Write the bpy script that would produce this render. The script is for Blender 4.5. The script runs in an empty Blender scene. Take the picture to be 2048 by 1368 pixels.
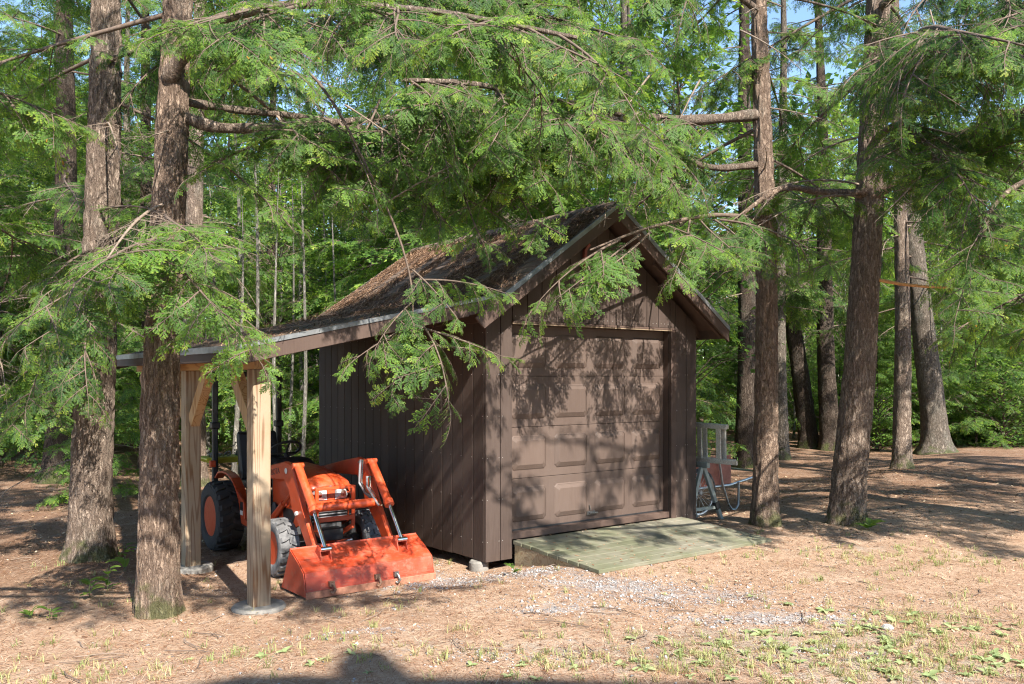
import bpy, bmesh, math, random
import numpy as np
from mathutils import Vector, Matrix, noise

# ------------------------------------------------------------------ camera, sky, sun, exposure
scene = bpy.context.scene
COL = scene.collection
F = 1724.0                                   # focal length in photo pixels (2048 wide)
CAMZ = 1.95
cam_d = bpy.data.cameras.new('camera')
cam = bpy.data.objects.new('camera', cam_d)
COL.objects.link(cam)
cam.location = (0, 0, CAMZ)
cam.rotation_euler = (math.radians(90), 0, 0)
cam_d.sensor_width = 36
cam_d.lens = F / 2048 * 36
cam_d.shift_y = 71 / 2048
cam_d.clip_end = 600
scene.camera = cam

SUN_EL = math.radians(43)
SUN_H = Vector((0.47, -0.883))               # horizontal direction towards the sun
world = bpy.data.worlds.new('World')
scene.world = world
world.use_nodes = True
wn = world.node_tree
bg = wn.nodes['Background']
sky = wn.nodes.new('ShaderNodeTexSky')
sky.sky_type = 'NISHITA'
sky.sun_disc = False
sky.sun_elevation = SUN_EL
sky.sun_rotation = math.atan2(SUN_H.x, SUN_H.y)
sky.air_density = 1.0
sky.dust_density = 0.3
sky.ozone_density = 3.0
wn.links.new(sky.outputs[0], bg.inputs[0])
bg.inputs[1].default_value = 0.12

sun_d = bpy.data.lights.new('sun', 'SUN')
sun = bpy.data.objects.new('sun', sun_d)
COL.objects.link(sun)
sun_d.energy = 5.0
sun_d.angle = math.radians(0.53)
sun_d.color = (1.0, 0.94, 0.84)
sdir = Vector((SUN_H.x * math.cos(SUN_EL), SUN_H.y * math.cos(SUN_EL), math.sin(SUN_EL)))
sun.rotation_euler = sdir.to_track_quat('Z', 'Y').to_euler()
sun.location = (6, -12, 20)

scene.view_settings.view_transform = 'Standard'
scene.view_settings.look = 'None'
scene.view_settings.gamma = 1
scene.view_settings.use_curve_mapping = False
scene.view_settings.exposure = 1.5
scene.cycles.max_bounces = 8
scene.cycles.diffuse_bounces = 4
scene.cycles.glossy_bounces = 3
scene.cycles.transmission_bounces = 4
scene.cycles.transparent_max_bounces = 4
scene.cycles.use_adaptive_sampling = True
scene.cycles.adaptive_threshold = 0.02
scene.cycles.use_denoising = True
scene.cycles.denoiser = 'OPENIMAGEDENOISE'
scene.cycles.denoising_input_passes = 'RGB_ALBEDO_NORMAL'
scene.cycles.denoising_prefilter = 'NONE'
scene.cycles.filter_width = 1.15
scene.cycles.sample_clamp_indirect = 6.0

R = math.radians
rng = random.Random(11)

# ------------------------------------------------------------------ object helpers
def tag(o, label=None, cat=None, group=None, kind=None):
    if label: o['label'] = label
    if cat: o['category'] = cat
    if group: o['group'] = group
    if kind: o['kind'] = kind
    return o

def empty(name, loc, rz=0.0, label=None, cat=None, group=None):
    o = bpy.data.objects.new(name, None)
    COL.objects.link(o)
    o.empty_display_size = 0.2
    o.location = loc
    o.rotation_euler = (0, 0, rz)
    return tag(o, label, cat, group)

def link(name, me, parent=None, M=None):
    o = bpy.data.objects.new(name, me)
    COL.objects.link(o)
    if parent: o.parent = parent
    if M is not None: o.matrix_local = M
    return o

class MB:
    """collects shapes, then becomes ONE mesh object"""
    def __init__(s):
        s.v = []; s.f = []; s.m = []; s.a = []
    def poly(s, pts, m=0):
        i = len(s.v); s.v += [tuple(p) for p in pts]
        s.f.append(tuple(range(i, i + len(pts)))); s.m.append(m)
    def add(s, vs, fs, m=0):
        i = len(s.v); s.v += [tuple(p) for p in vs]
        for f in fs:
            s.f.append(tuple(k + i for k in f)); s.m.append(m)
    def box(s, x0, x1, y0, y1, z0, z1, m=0, M=None):
        vs = [Vector((x, y, z)) for z in (z0, z1) for y in (y0, y1) for x in (x0, x1)]
        if M is not None: vs = [M @ v for v in vs]
        s.add(vs, [(0, 2, 3, 1), (4, 5, 7, 6), (0, 1, 5, 4), (2, 6, 7, 3), (0, 4, 6, 2), (1, 3, 7, 5)], m)
    def bar(s, p, q, w, h, up=(0, 0, 1), m=0):
        """rectangular bar from p to q, w across, h along up"""
        p = Vector(p); q = Vector(q); d = (q - p).normalized()
        sx = d.cross(Vector(up)).normalized(); u = sx.cross(d).normalized()
        vs = []
        for c in (p, q):
            for a, b in ((-1, -1), (1, -1), (1, 1), (-1, 1)):
                vs.append(c + sx * (a * w / 2) + u * (b * h / 2))
        s.add(vs, [(0, 1, 2, 3), (7, 6, 5, 4), (0, 4, 5, 1), (1, 5, 6, 2), (2, 6, 7, 3), (3, 7, 4, 0)], m)
    def tube(s, pts, rad, n=8, cap=True, m=0):
        pts = [Vector(p) for p in pts]
        if not hasattr(rad, '__len__'): rad = [rad] * len(pts)
        ref = None; rings = []
        for i, p in enumerate(pts):
            a = pts[max(i - 1, 0)]; b = pts[min(i + 1, len(pts) - 1)]
            d = (b - a).normalized()
            if ref is None:
                ref = d.orthogonal().normalized()
            else:
                ref = (ref - d * ref.dot(d))
                ref = ref.normalized() if ref.length > 1e-6 else d.orthogonal().normalized()
            bi = d.cross(ref)
            rings.append([p + (ref * math.cos(2 * math.pi * k / n) + bi * math.sin(2 * math.pi * k / n)) * rad[i] for k in range(n)])
        i0 = len(s.v)
        for r in rings: s.v += [tuple(q) for q in r]
        for i in range(len(rings) - 1):
            for k in range(n):
                k2 = (k + 1) % n
                s.f.append((i0 + i * n + k, i0 + i * n + k2, i0 + (i + 1) * n + k2, i0 + (i + 1) * n + k)); s.m.append(m)
        if cap:
            s.f.append(tuple(i0 + k for k in reversed(range(n)))); s.m.append(m)
            s.f.append(tuple(i0 + (len(rings) - 1) * n + k for k in range(n))); s.m.append(m)
    def prism(s, poly, lo, hi, axis='x', m=0):
        """poly: 2-D points in the two remaining axes (in axis order), extruded lo..hi along axis"""
        def P(a, t):
            if axis == 'x': return (t, a[0], a[1])
            if axis == 'y': return (a[0], t, a[1])
            return (a[0], a[1], t)
        n = len(poly)
        vs = [P(a, lo) for a in poly] + [P(a, hi) for a in poly]
        fs = [tuple(range(n)), tuple(range(2 * n - 1, n - 1, -1))]
        fs += [(k, k + n, (k + 1) % n + n, (k + 1) % n) for k in range(n)]
        s.add(vs, fs, m)
    def lathe(s, prof, n=24, axis='z', c=(0, 0, 0), m=0, close=False):
        """prof: (radius, along-axis) points"""
        i0 = len(s.v); c = Vector(c)
        for r, t in prof:
            for k in range(n):
                a = 2 * math.pi * k / n
                x, y = r * math.cos(a), r * math.sin(a)
                p = {'z': (x, y, t), 'x': (t, x, y), 'y': (x, t, y)}[axis]
                s.v.append(tuple(c + Vector(p)))
        L = len(prof)
        for i in range(L if close else L - 1):
            for k in range(n):
                k2 = (k + 1) % n; j = (i + 1) % L
                s.f.append((i0 + i * n + k, i0 + i * n + k2, i0 + j * n + k2, i0 + j * n + k)); s.m.append(m)
        if not close:
            s.f.append(tuple(i0 + k for k in range(n))); s.m.append(m)
            s.f.append(tuple(i0 + (L - 1) * n + k for k in range(n))); s.m.append(m)
    def mesh(s, name, mats, bevel=0.0, smooth=False, seg=1, angle=30):
        me = bpy.data.meshes.new(name)
        me.from_pydata(s.v, [], s.f)
        if not isinstance(mats, (list, tuple)): mats = [mats]
        for mm in mats: me.materials.append(mm)
        if any(s.m): me.polygons.foreach_set('material_index', s.m)
        bm = bmesh.new(); bm.from_mesh(me)
        bmesh.ops.recalc_face_normals(bm, faces=bm.faces)
        if bevel > 0:
            es = [e for e in bm.edges if len(e.link_faces) == 2 and e.calc_face_angle(0) > R(25)]
            bmesh.ops.bevel(bm, geom=es, offset=bevel, segments=seg, affect='EDGES', profile=0.6, clamp_overlap=True)
        bm.to_mesh(me); bm.free()
        if smooth:
            me.polygons.foreach_set('use_smooth', [True] * len(me.polygons))
            me.set_sharp_from_angle(angle=R(angle))
        me.update()
        return me
    def build(s, name, mats, parent=None, M=None, **k):
        return link(name, s.mesh(name, mats, **k), parent, M)

def np_mesh(name, V, Fc, mats, attr=None, midx=None, smooth=False):
    """fast mesh from numpy arrays; faces all of one size"""
    me = bpy.data.meshes.new(name)
    V = np.asarray(V, dtype=np.float32); Fc = np.asarray(Fc, dtype=np.int32)
    n = Fc.shape[1]
    me.vertices.add(len(V)); me.vertices.foreach_set('co', V.ravel())
    me.loops.add(Fc.size); me.loops.foreach_set('vertex_index', Fc.ravel())
    me.polygons.add(len(Fc))
    me.polygons.foreach_set('loop_start', np.arange(0, Fc.size, n, dtype=np.int32))
    if not isinstance(mats, (list, tuple)): mats = [mats]
    for mm in mats: me.materials.append(mm)
    if midx is not None: me.polygons.foreach_set('material_index', np.asarray(midx, dtype=np.int32))
    if attr is not None:
        a = me.attributes.new('tone', 'FLOAT', 'FACE')
        a.data.foreach_set('value', np.asarray(attr, dtype=np.float32))
    if smooth: me.polygons.foreach_set('use_smooth', np.ones(len(Fc), dtype=bool))
    me.update(calc_edges=True)
    return me

# ------------------------------------------------------------------ material helpers
class NT:
    def __init__(s, name):
        s.mat = bpy.data.materials.new(name); s.mat.use_nodes = True
        s.t = s.mat.node_tree; s.n = s.t.nodes
        s.b = s.n['Principled BSDF']; s.out = s.n['Material Output']
    def N(s, typ, **k):
        nd = s.n.new('ShaderNode' + typ)
        for a, b in k.items(): setattr(nd, a, b)
        return nd
    def L(s, a, b): s.t.links.new(a, b)
    def set(s, nd, sock, val):
        if hasattr(val, 'is_output') or hasattr(val, 'links'): s.L(val, nd.inputs[sock])
        else: nd.inputs[sock].default_value = val
    def coord(s, scale=(1, 1, 1), kind='Object', rot=(0, 0, 0)):
        tc = s.N('TexCoord'); mp = s.N('Mapping')
        mp.inputs['Scale'].default_value = scale; mp.inputs['Rotation'].default_value = rot
        s.L(tc.outputs[kind], mp.inputs['Vector']); return mp.outputs[0]
    def noise(s, vec, scale, detail=4, rough=0.6, dist=0.0, out='Fac'):
        nd = s.N('TexNoise'); s.L(vec, nd.inputs['Vector'])
        nd.inputs['Scale'].default_value = scale; nd.inputs['Detail'].default_value = detail
        nd.inputs['Roughness'].default_value = rough; nd.inputs['Distortion'].default_value = dist
        return nd.outputs[out]
    def voro(s, vec, scale, feature='F1', out='Distance', rand=1.0):
        nd = s.N('TexVoronoi', feature=feature); s.L(vec, nd.inputs['Vector'])
        nd.inputs['Scale'].default_value = scale; nd.inputs['Randomness'].default_value = rand
        return nd.outputs[out]
    def ramp(s, fac, stops, interp='LINEAR'):
        nd = s.N('ValToRGB'); e = nd.color_ramp.elements; nd.color_ramp.interpolation = interp
        while len(e) < len(stops): e.new(0.5)
        for el, (p, c) in zip(e, stops):
            el.position = p; el.color = (c[0], c[1], c[2], 1) if hasattr(c, '__len__') else (c, c, c, 1)
        s.L(fac, nd.inputs[0]); return nd.outputs[0]
    def mix(s, fac, a, b, mode='MIX'):
        nd = s.N('Mix', data_type='RGBA', blend_type=mode)
        for i, x in ((0, fac), (6, a), (7, b)):
            if hasattr(x, 'links'): s.L(x, nd.inputs[i])
            else: nd.inputs[i].default_value = x if i == 0 else (x[0], x[1], x[2], 1)
        return nd.outputs[2]
    def math(s, op, a, b=0.0):
        nd = s.N('Math', operation=op)
        for i, x in ((0, a), (1, b)):
            if hasattr(x, 'links'): s.L(x, nd.inputs[i])
            else: nd.inputs[i].default_value = x
        return nd.outputs[0]
    def bump(s, h, strength=0.5, dist=0.01, normal=None):
        nd = s.N('Bump'); s.L(h, nd.inputs['Height'])
        nd.inputs['Strength'].default_value = strength; nd.inputs['Distance'].default_value = dist
        if normal is not None: s.L(normal, nd.inputs['Normal'])
        return nd.outputs[0]
    def fin(s, color=None, rough=None, normal=None, metal=None, spec=None):
        for k, x in (('Base Color', color), ('Roughness', rough), ('Normal', normal), ('Metallic', metal), ('Specular IOR Level', spec)):
            if x is None: continue
            if hasattr(x, 'links'): s.L(x, s.b.inputs[k])
            else: s.b.inputs[k].default_value = (x[0], x[1], x[2], 1) if hasattr(x, '__len__') else x
        return s.mat
    def objrand(s):
        return s.N('ObjectInfo').outputs['Random']
    def attr(s, name='tone'):
        return s.N('Attribute', attribute_name=name).outputs['Fac']

def m_plain(name, c, rough=0.5, metal=0.0, var=0.12, scale=20, bump=0.0, spec=None):
    t = NT(name); v = t.coord()
    n = t.noise(v, scale, 5)
    col = t.ramp(n, [(0.3, [x * (1 - var) for x in c]), (0.7, [min(1, x * (1 + var)) for x in c])])
    rr = t.ramp(t.noise(v, scale * 0.4, 4), [(0.3, max(rough - 0.1, 0)), (0.7, min(rough + 0.12, 1))])
    nm = t.bump(n, bump, 0.01) if bump else None
    return t.fin(col, rr, nm, metal, spec)

def m_stain(name, dark, light, faded):
    """brown stained boards: vertical grain, per-board tone, sparse pale specks"""
    t = NT(name); v = t.coord((1, 1, 0.06))
    g = t.noise(v, 60, 6, 0.7, 0.4)
    big = t.noise(t.coord((1, 1, 0.35)), 2.3, 4)
    col = t.ramp(g, [(0.3, dark), (0.7, light)])
    col = t.mix(t.math('MULTIPLY', t.ramp(big, [(0.45, 0.0), (0.75, 1.0)]), 0.6), col, faded)
    rnd = t.objrand()
    col = t.mix(0.35, col, t.ramp(rnd, [(0, [x * 0.72 for x in dark]), (1, [x * 1.25 for x in light])]))
    sp = t.ramp(t.noise(t.coord(), 90, 2, 0.5), [(0.72, 0.0), (0.76, 1.0)])
    col = t.mix(t.math('MULTIPLY', sp, 0.25), col, (0.3, 0.27, 0.24))
    nm = t.bump(g, 0.35, 0.004)
    return t.fin(col, t.ramp(g, [(0.2, 0.55), (0.8, 0.8)]), nm, spec=0.35)

def m_lumber(name, base, ring, axis='z', seed=0.0, sc=1.0):
    """softwood: cathedral growth rings along the length"""
    t = NT(name)
    s = {'z': (1, 1, 0.055), 'y': (1, 0.055, 1), 'x': (0.055, 1, 1)}[axis]
    v = t.coord(s)
    mp = t.N('Mapping'); mp.inputs['Location'].default_value = (seed, seed * 0.7, seed * 1.3)
    t.L(v, mp.inputs['Vector']); v = mp.outputs[0]
    low = t.noise(v, 7.5 * sc, 1.5, 0.45)
    w = t.math('SINE', t.math('MULTIPLY', low, 70.0))
    rings = t.ramp(w, [(0.0, 0.0), (0.45, 0.12), (0.8, 0.75), (0.95, 1.0)])
    fine = t.noise(v, 170, 4, 0.7)
    col = t.mix(rings, base, ring)
    col = t.mix(t.math('MULTIPLY', t.ramp(fine, [(0.35, 0.0), (0.7, 1.0)]), 0.25), col, [x * 0.6 for x in base])
    wv = t.ramp(t.noise(t.coord(), 2.2, 4), [(0.4, 0.0), (0.7, 1.0)])
    col = t.mix(t.math('MULTIPLY', wv, 0.35), col, (0.36, 0.33, 0.28))
    kv = t.voro(t.coord((1, 1, 0.55)), 1.9)
    kn = t.ramp(kv, [(0.035, 1.0), (0.06, 0.0)])
    col = t.mix(t.math('MULTIPLY', kn, 0.8), col, (0.13, 0.065, 0.03))
    nm = t.bump(t.math('ADD', rings, fine), 0.25, 0.002)
    return t.fin(col, 0.7, nm, spec=0.3)

M = {}
M['stain'] = m_stain('brown_stain', (0.036, 0.023, 0.018), (0.072, 0.050, 0.041), (0.105, 0.077, 0.066))
M['door'] = m_stain('brown_door_paint', (0.076, 0.051, 0.041), (0.104, 0.072, 0.058), (0.128, 0.094, 0.079))
M['trim'] = m_stain('brown_trim', (0.055, 0.033, 0.025), (0.09, 0.058, 0.046), (0.12, 0.085, 0.07))
M['inside'] = m_plain('dark_backing', (0.02, 0.014, 0.011), 0.9)
M['post'] = m_lumber('post_lumber', (0.31, 0.225, 0.145), (0.17, 0.085, 0.04), 'z', 0.0)
M['post2'] = m_lumber('post_lumber_b', (0.33, 0.245, 0.155), (0.19, 0.10, 0.045), 'z', 3.7)
M['brace'] = m_lumber('brace_lumber', (0.48, 0.30, 0.14), (0.31, 0.155, 0.055), 'z', 7.1)
M['beam'] = m_lumber('beam_lumber', (0.46, 0.255, 0.10), (0.29, 0.13, 0.045), 'y', 1.9)
M['rafter'] = m_lumber('rafter_lumber', (0.46, 0.26, 0.11), (0.30, 0.14, 0.05), 'x', 5.3)
M['drip'] = m_plain('galvanized_drip_edge', (0.22, 0.225, 0.23), 0.5, 0.6, 0.25, 9)
M['concrete'] = m_plain('concrete', (0.20, 0.188, 0.17), 0.9, 0, 0.25, 14, 0.5)

def m_ramp():
    t = NT('weathered_ramp_board'); v = t.coord((0.08, 1, 1))
    g = t.noise(v, 70, 5, 0.7)
    col = t.ramp(g, [(0.3, (0.13, 0.118, 0.09)), (0.7, (0.25, 0.232, 0.18))])
    alg = t.ramp(t.noise(t.coord(), 2.1, 5, 0.6), [(0.38, 0.0), (0.62, 1.0)])
    col = t.mix(t.math('MULTIPLY', alg, 0.8), col, (0.085, 0.098, 0.045))
    col = t.mix(0.2, col, t.ramp(t.objrand(), [(0, (0.15, 0.14, 0.11)), (1, (0.30, 0.28, 0.22))]))
    return t.fin(col, 0.8, t.bump(g, 0.4, 0.003), spec=0.25)
M['ramp'] = m_ramp()
M['ramp_side'] = m_lumber('ramp_side_lumber', (0.36, 0.29, 0.17), (0.23, 0.15, 0.07), 'x', 9.0)

def m_shingle():
    t = NT('asphalt_shingle'); v = t.coord()
    g = t.noise(v, 260, 3, 0.7)
    col = t.ramp(g, [(0.3, (0.075, 0.05, 0.036)), (0.7, (0.18, 0.125, 0.092))])
    col = t.mix(0.45, col, t.ramp(t.objrand(), [(0, (0.065, 0.05, 0.042)), (0.5, (0.10, 0.078, 0.066)), (1, (0.15, 0.115, 0.095))]))
    return t.fin(col, 0.95, t.bump(g, 0.5, 0.003), spec=0.2)
M['shingle'] = m_shingle()

def m_bark(name, c0, c1, c2, lich=0.35, red=0.0):
    t = NT(name); v = t.coord((1, 1, 0.24))
    warp = t.noise(v, 9, 4, 0.65, out='Color')
    vv = t.N('Mix', data_type='VECTOR'); vv.inputs[0].default_value = 0.10
    t.L(v, vv.inputs[4]); t.L(warp, vv.inputs[5]); v2 = vv.outputs[1]
    pl = t.voro(v2, 34, 'DISTANCE_TO_EDGE')
    n1 = t.noise(v2, 26, 6, 0.7)
    ridge = t.math('ABSOLUTE', t.math('SUBTRACT', n1, 0.5))
    fine = t.noise(t.coord((1, 1, 0.30)), 85, 6, 0.75)
    h = t.math('ADD', t.math('ADD', t.ramp(ridge, [(0.0, 0.0), (0.09, 0.75), (0.3, 1.0)]), t.math('MULTIPLY', fine, 0.9)), t.math('MULTIPLY', t.ramp(pl, [(0.0, 0.0), (0.12, 1.0)]), 0.35))
    col = t.ramp(t.math('MULTIPLY', h, 0.46), [(0.15, c0), (0.5, c1), (0.92, c2)])
    tint = t.noise(t.coord((1, 1, 0.4)), 2.2, 4, 0.6)
    col = t.mix(t.ramp(tint, [(0.35, 0.0), (0.7, 0.55)]), col, [x * 0.62 for x in c1])
    patch = t.ramp(t.noise(t.coord((1, 1, 0.5)), 3.2, 5, 0.65), [(0.5, 0.0), (0.68, 1.0)])
    patch = t.math('MULTIPLY', patch, t.ramp(fine, [(0.4, 0.0), (0.6, 1.0)]))
    col = t.mix(t.math('MULTIPLY', patch, lich), col, (0.36, 0.36, 0.30))
    sx = t.N('SeparateXYZ'); t.L(t.coord(), sx.inputs[0])
    mz = t.math('SUBTRACT', t.math('MULTIPLY', t.noise(t.coord(), 7, 4), 1.3), t.math('MULTIPLY', sx.outputs['Z'], 1.1))
    col = t.mix(t.ramp(mz, [(0.42, 0.0), (0.62, 0.65)]), col, (0.10, 0.125, 0.035))
    return t.fin(col, 0.95, t.bump(h, 1.0, 0.022), spec=0.15)
M['bark'] = m_bark('hemlock_bark', (0.065, 0.045, 0.034), (0.29, 0.215, 0.168), (0.50, 0.405, 0.33), 0.45)
M['bark_red'] = m_bark('red_brown_bark', (0.07, 0.045, 0.033), (0.32, 0.225, 0.168), (0.51, 0.39, 0.30), 0.4)
M['bark_grey'] = m_bark('grey_bark', (0.055, 0.045, 0.037), (0.18, 0.148, 0.12), (0.34, 0.285, 0.235), 0.5)
M['bark_dark'] = m_bark('dark_bark', (0.028, 0.021, 0.016), (0.09, 0.066, 0.052), (0.19, 0.148, 0.118), 0.25)
M['pale_bark'] = m_bark('pale_sapling_bark', (0.13, 0.115, 0.095), (0.27, 0.25, 0.215), (0.42, 0.40, 0.36), 0.3)
M['twig'] = m_plain('twig_bark', (0.12, 0.085, 0.064), 0.9, 0, 0.35, 30)
M['dead'] = m_plain('dead_twig', (0.20, 0.15, 0.115), 0.9, 0, 0.35, 22)
M['wood_fresh'] = m_plain('fresh_split_wood', (0.52, 0.26, 0.10), 0.8, 0, 0.25, 18)

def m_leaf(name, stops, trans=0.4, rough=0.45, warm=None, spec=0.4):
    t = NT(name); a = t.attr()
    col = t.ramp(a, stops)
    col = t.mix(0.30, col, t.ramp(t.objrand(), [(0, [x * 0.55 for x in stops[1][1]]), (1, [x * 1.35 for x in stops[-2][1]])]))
    if warm:
        col = t.mix(t.ramp(a, [(0.965, 0.0), (0.97, 1.0)]), col, warm)
    t.fin(col, rough, spec=spec)
    tr = t.N('BsdfTranslucent')
    hs = t.N('HueSaturation'); hs.inputs['Hue'].default_value = 0.485; hs.inputs['Saturation'].default_value = 1.1; hs.inputs['Value'].default_value = 1.9
    t.L(col, hs.inputs['Color']); t.L(hs.outputs[0], tr.inputs[0])
    mx = t.N('MixShader'); mx.inputs[0].default_value = trans
    t.L(t.b.outputs[0], mx.inputs[1]); t.L(tr.outputs[0], mx.inputs[2]); t.L(mx.outputs[0], t.out.inputs[0])
    return t.mat
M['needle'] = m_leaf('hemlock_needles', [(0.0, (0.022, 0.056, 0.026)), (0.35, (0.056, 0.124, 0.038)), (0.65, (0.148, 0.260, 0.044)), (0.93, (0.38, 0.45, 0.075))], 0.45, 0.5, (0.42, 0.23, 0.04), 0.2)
M['leaf'] = m_leaf('broad_leaves', [(0.0, (0.026, 0.062, 0.02)), (0.4, (0.065, 0.135, 0.032)), (0.7, (0.14, 0.235, 0.045)), (0.95, (0.30, 0.38, 0.07))], 0.5, 0.5, None, 0.25)
M['weed'] = m_leaf('weed_leaf', [(0.0, (0.13, 0.19, 0.07)), (0.35, (0.22, 0.29, 0.12)), (0.7, (0.34, 0.39, 0.19)), (0.95, (0.46, 0.47, 0.26))], 0.3, 0.5)
M['grass'] = m_leaf('grass_blade', [(0.0, (0.10, 0.16, 0.04)), (0.35, (0.20, 0.26, 0.08)), (0.7, (0.34, 0.32, 0.14)), (0.95, (0.48, 0.40, 0.22))], 0.3, 0.6)

def m_orange():
    t = NT('orange_tractor_paint'); v = t.coord()
    col = t.ramp(t.noise(v, 5, 4), [(0.3, (0.45, 0.055, 0.014)), (0.7, (0.56, 0.072, 0.018))])
    dust = t.ramp(t.noise(v, 11, 6, 0.75), [(0.46, 0.0), (0.72, 0.35)])
    col = t.mix(dust, col, (0.34, 0.15, 0.09))
    chip = t.ramp(t.noise(v, 60, 3, 0.6), [(0.68, 0.0), (0.71, 1.0)])
    col = t.mix(t.math('MULTIPLY', chip, 0.7), col, (0.10, 0.06, 0.05))
    return t.fin(col, t.ramp(dust, [(0, 0.34), (0.55, 0.75)]))
M['orange'] = m_orange()
def m_bucket():
    t = NT('worn_orange_bucket_paint'); v = t.coord()
    base = t.ramp(t.noise(v, 6, 5), [(0.3, (0.36, 0.036, 0.012)), (0.7, (0.47, 0.06, 0.02))])
    fade = t.ramp(t.noise(v, 3.1, 6, 0.7), [(0.48, 0.0), (0.68, 1.0)])
    col = t.mix(t.math('MULTIPLY', fade, 0.35), base, (0.46, 0.15, 0.10))
    scr = t.ramp(t.noise(t.coord((0.5, 3, 6)), 22, 4, 0.7), [(0.56, 0.0), (0.66, 1.0)])
    col = t.mix(t.math('MULTIPLY', scr, 0.5), col, (0.25, 0.12, 0.085))
    mud = t.ramp(t.noise(v, 14, 6, 0.75), [(0.52, 0.0), (0.7, 0.6)])
    col = t.mix(mud, col, (0.30, 0.16, 0.11))
    return t.fin(col, t.ramp(fade, [(0, 0.42), (1, 0.7)]), t.bump(scr, 0.1, 0.002))
M['bucket'] = m_bucket()
M['worn'] = m_plain('worn_bucket_edge', (0.42, 0.20, 0.13), 0.5, 0.35, 0.4, 18)
M['black'] = m_plain('black_plastic', (0.018, 0.018, 0.02), 0.45)
M['engine'] = m_plain('dark_grey_castings', (0.055, 0.055, 0.058), 0.6, 0.2, 0.3, 12)
M['rubber'] = m_plain('tyre_rubber', (0.035, 0.035, 0.037), 0.8, 0, 0.35, 6, 0.2)
M['rubber_dusty'] = m_plain('dusty_tyre_rubber', (0.15, 0.15, 0.155), 0.9, 0, 0.55, 5, 0.2)
M['chrome'] = m_plain('chrome_rod', (0.75, 0.75, 0.76), 0.12, 1.0, 0.05)
M['hose'] = m_plain('grey_hose', (0.20, 0.20, 0.21), 0.35)
M['lamp'] = m_plain('clear_headlight', (0.72, 0.74, 0.76), 0.08, 0.35, 0.25, 30)
M['white'] = m_plain('white_print', (0.72, 0.72, 0.70), 0.5)
M['yellow'] = m_plain('yellow_green_tray', (0.48, 0.46, 0.05), 0.5, 0, 0.2, 9)
M['chain'] = m_plain('steel_chain', (0.22, 0.21, 0.20), 0.5, 0.8, 0.4, 30)
M['rust'] = m_plain('rusty_steel', (0.26, 0.15, 0.10), 0.8, 0.2, 0.35, 25)
M['red_wood'] = m_plain('faded_red_wood', (0.26, 0.075, 0.06), 0.8, 0, 0.35, 14)
M['cart_red'] = m_plain('faded_red_plywood', (0.40, 0.15, 0.105), 0.75, 0, 0.3, 8)
M['ladder'] = m_plain('weathered_white_wood', (0.46, 0.44, 0.39), 0.85, 0, 0.3, 60, 0.3)
M['tube'] = m_plain('galvanised_tube', (0.50, 0.52, 0.53), 0.35, 0.8, 0.15)
M['sawhorse'] = m_plain('grey_green_tube_paint', (0.36, 0.41, 0.39), 0.5, 0.2, 0.12)
M['stone'] = m_plain('grey_stone', (0.28, 0.275, 0.27), 0.9, 0, 0.25, 30)

# ------------------------------------------------------------------ frame of the shed
# origin: the shed's left front corner; +u to the right along its front, +v away along its side
S0 = Vector((-0.264, 8.6, 0.0)); SRZ = math.atan2(0.6, 0.8)
def SP(u, v, z=0.0):
    return Vector((S0.x + 0.8 * u - 0.6 * v, S0.y + 0.6 * u + 0.8 * v, z))
def at(px, py, d):
    """photo pixel at a real distance d from the camera plane"""
    return Vector(((px - 1024) / F * d, d, CAMZ - (py - 755) / F * d))

def smooth(a):
    a = min(1, max(0, a)); return a * a * (3 - 2 * a)
def gz(x, y):
    h = 0.18 * smooth((x + 0.8 * (8.2 - y) + 0.9) / 1.9) * smooth((26 - y) / 8)
    h -= 0.05 * math.exp(-(((x + 2.2) / 1.1) ** 2 + ((y - 9.0) / 1.5) ** 2))
    if y > 9 or x > 4 or x < -2.5:
        h += 0.05 * noise.noise(Vector((x * 0.4, y * 0.4, 3.3))) * smooth((math.hypot(x, y - 6) - 4) / 4)
    h += 0.016 * noise.noise(Vector((x * 1.7, y * 1.7, 0.5))) + 0.007 * noise.noise(Vector((x * 6, y * 6, 8.5)))
    if y > 24:
        h += max(0, (y - 24)) * (0.014 if x < 2 else 0.004)
    return h

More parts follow.
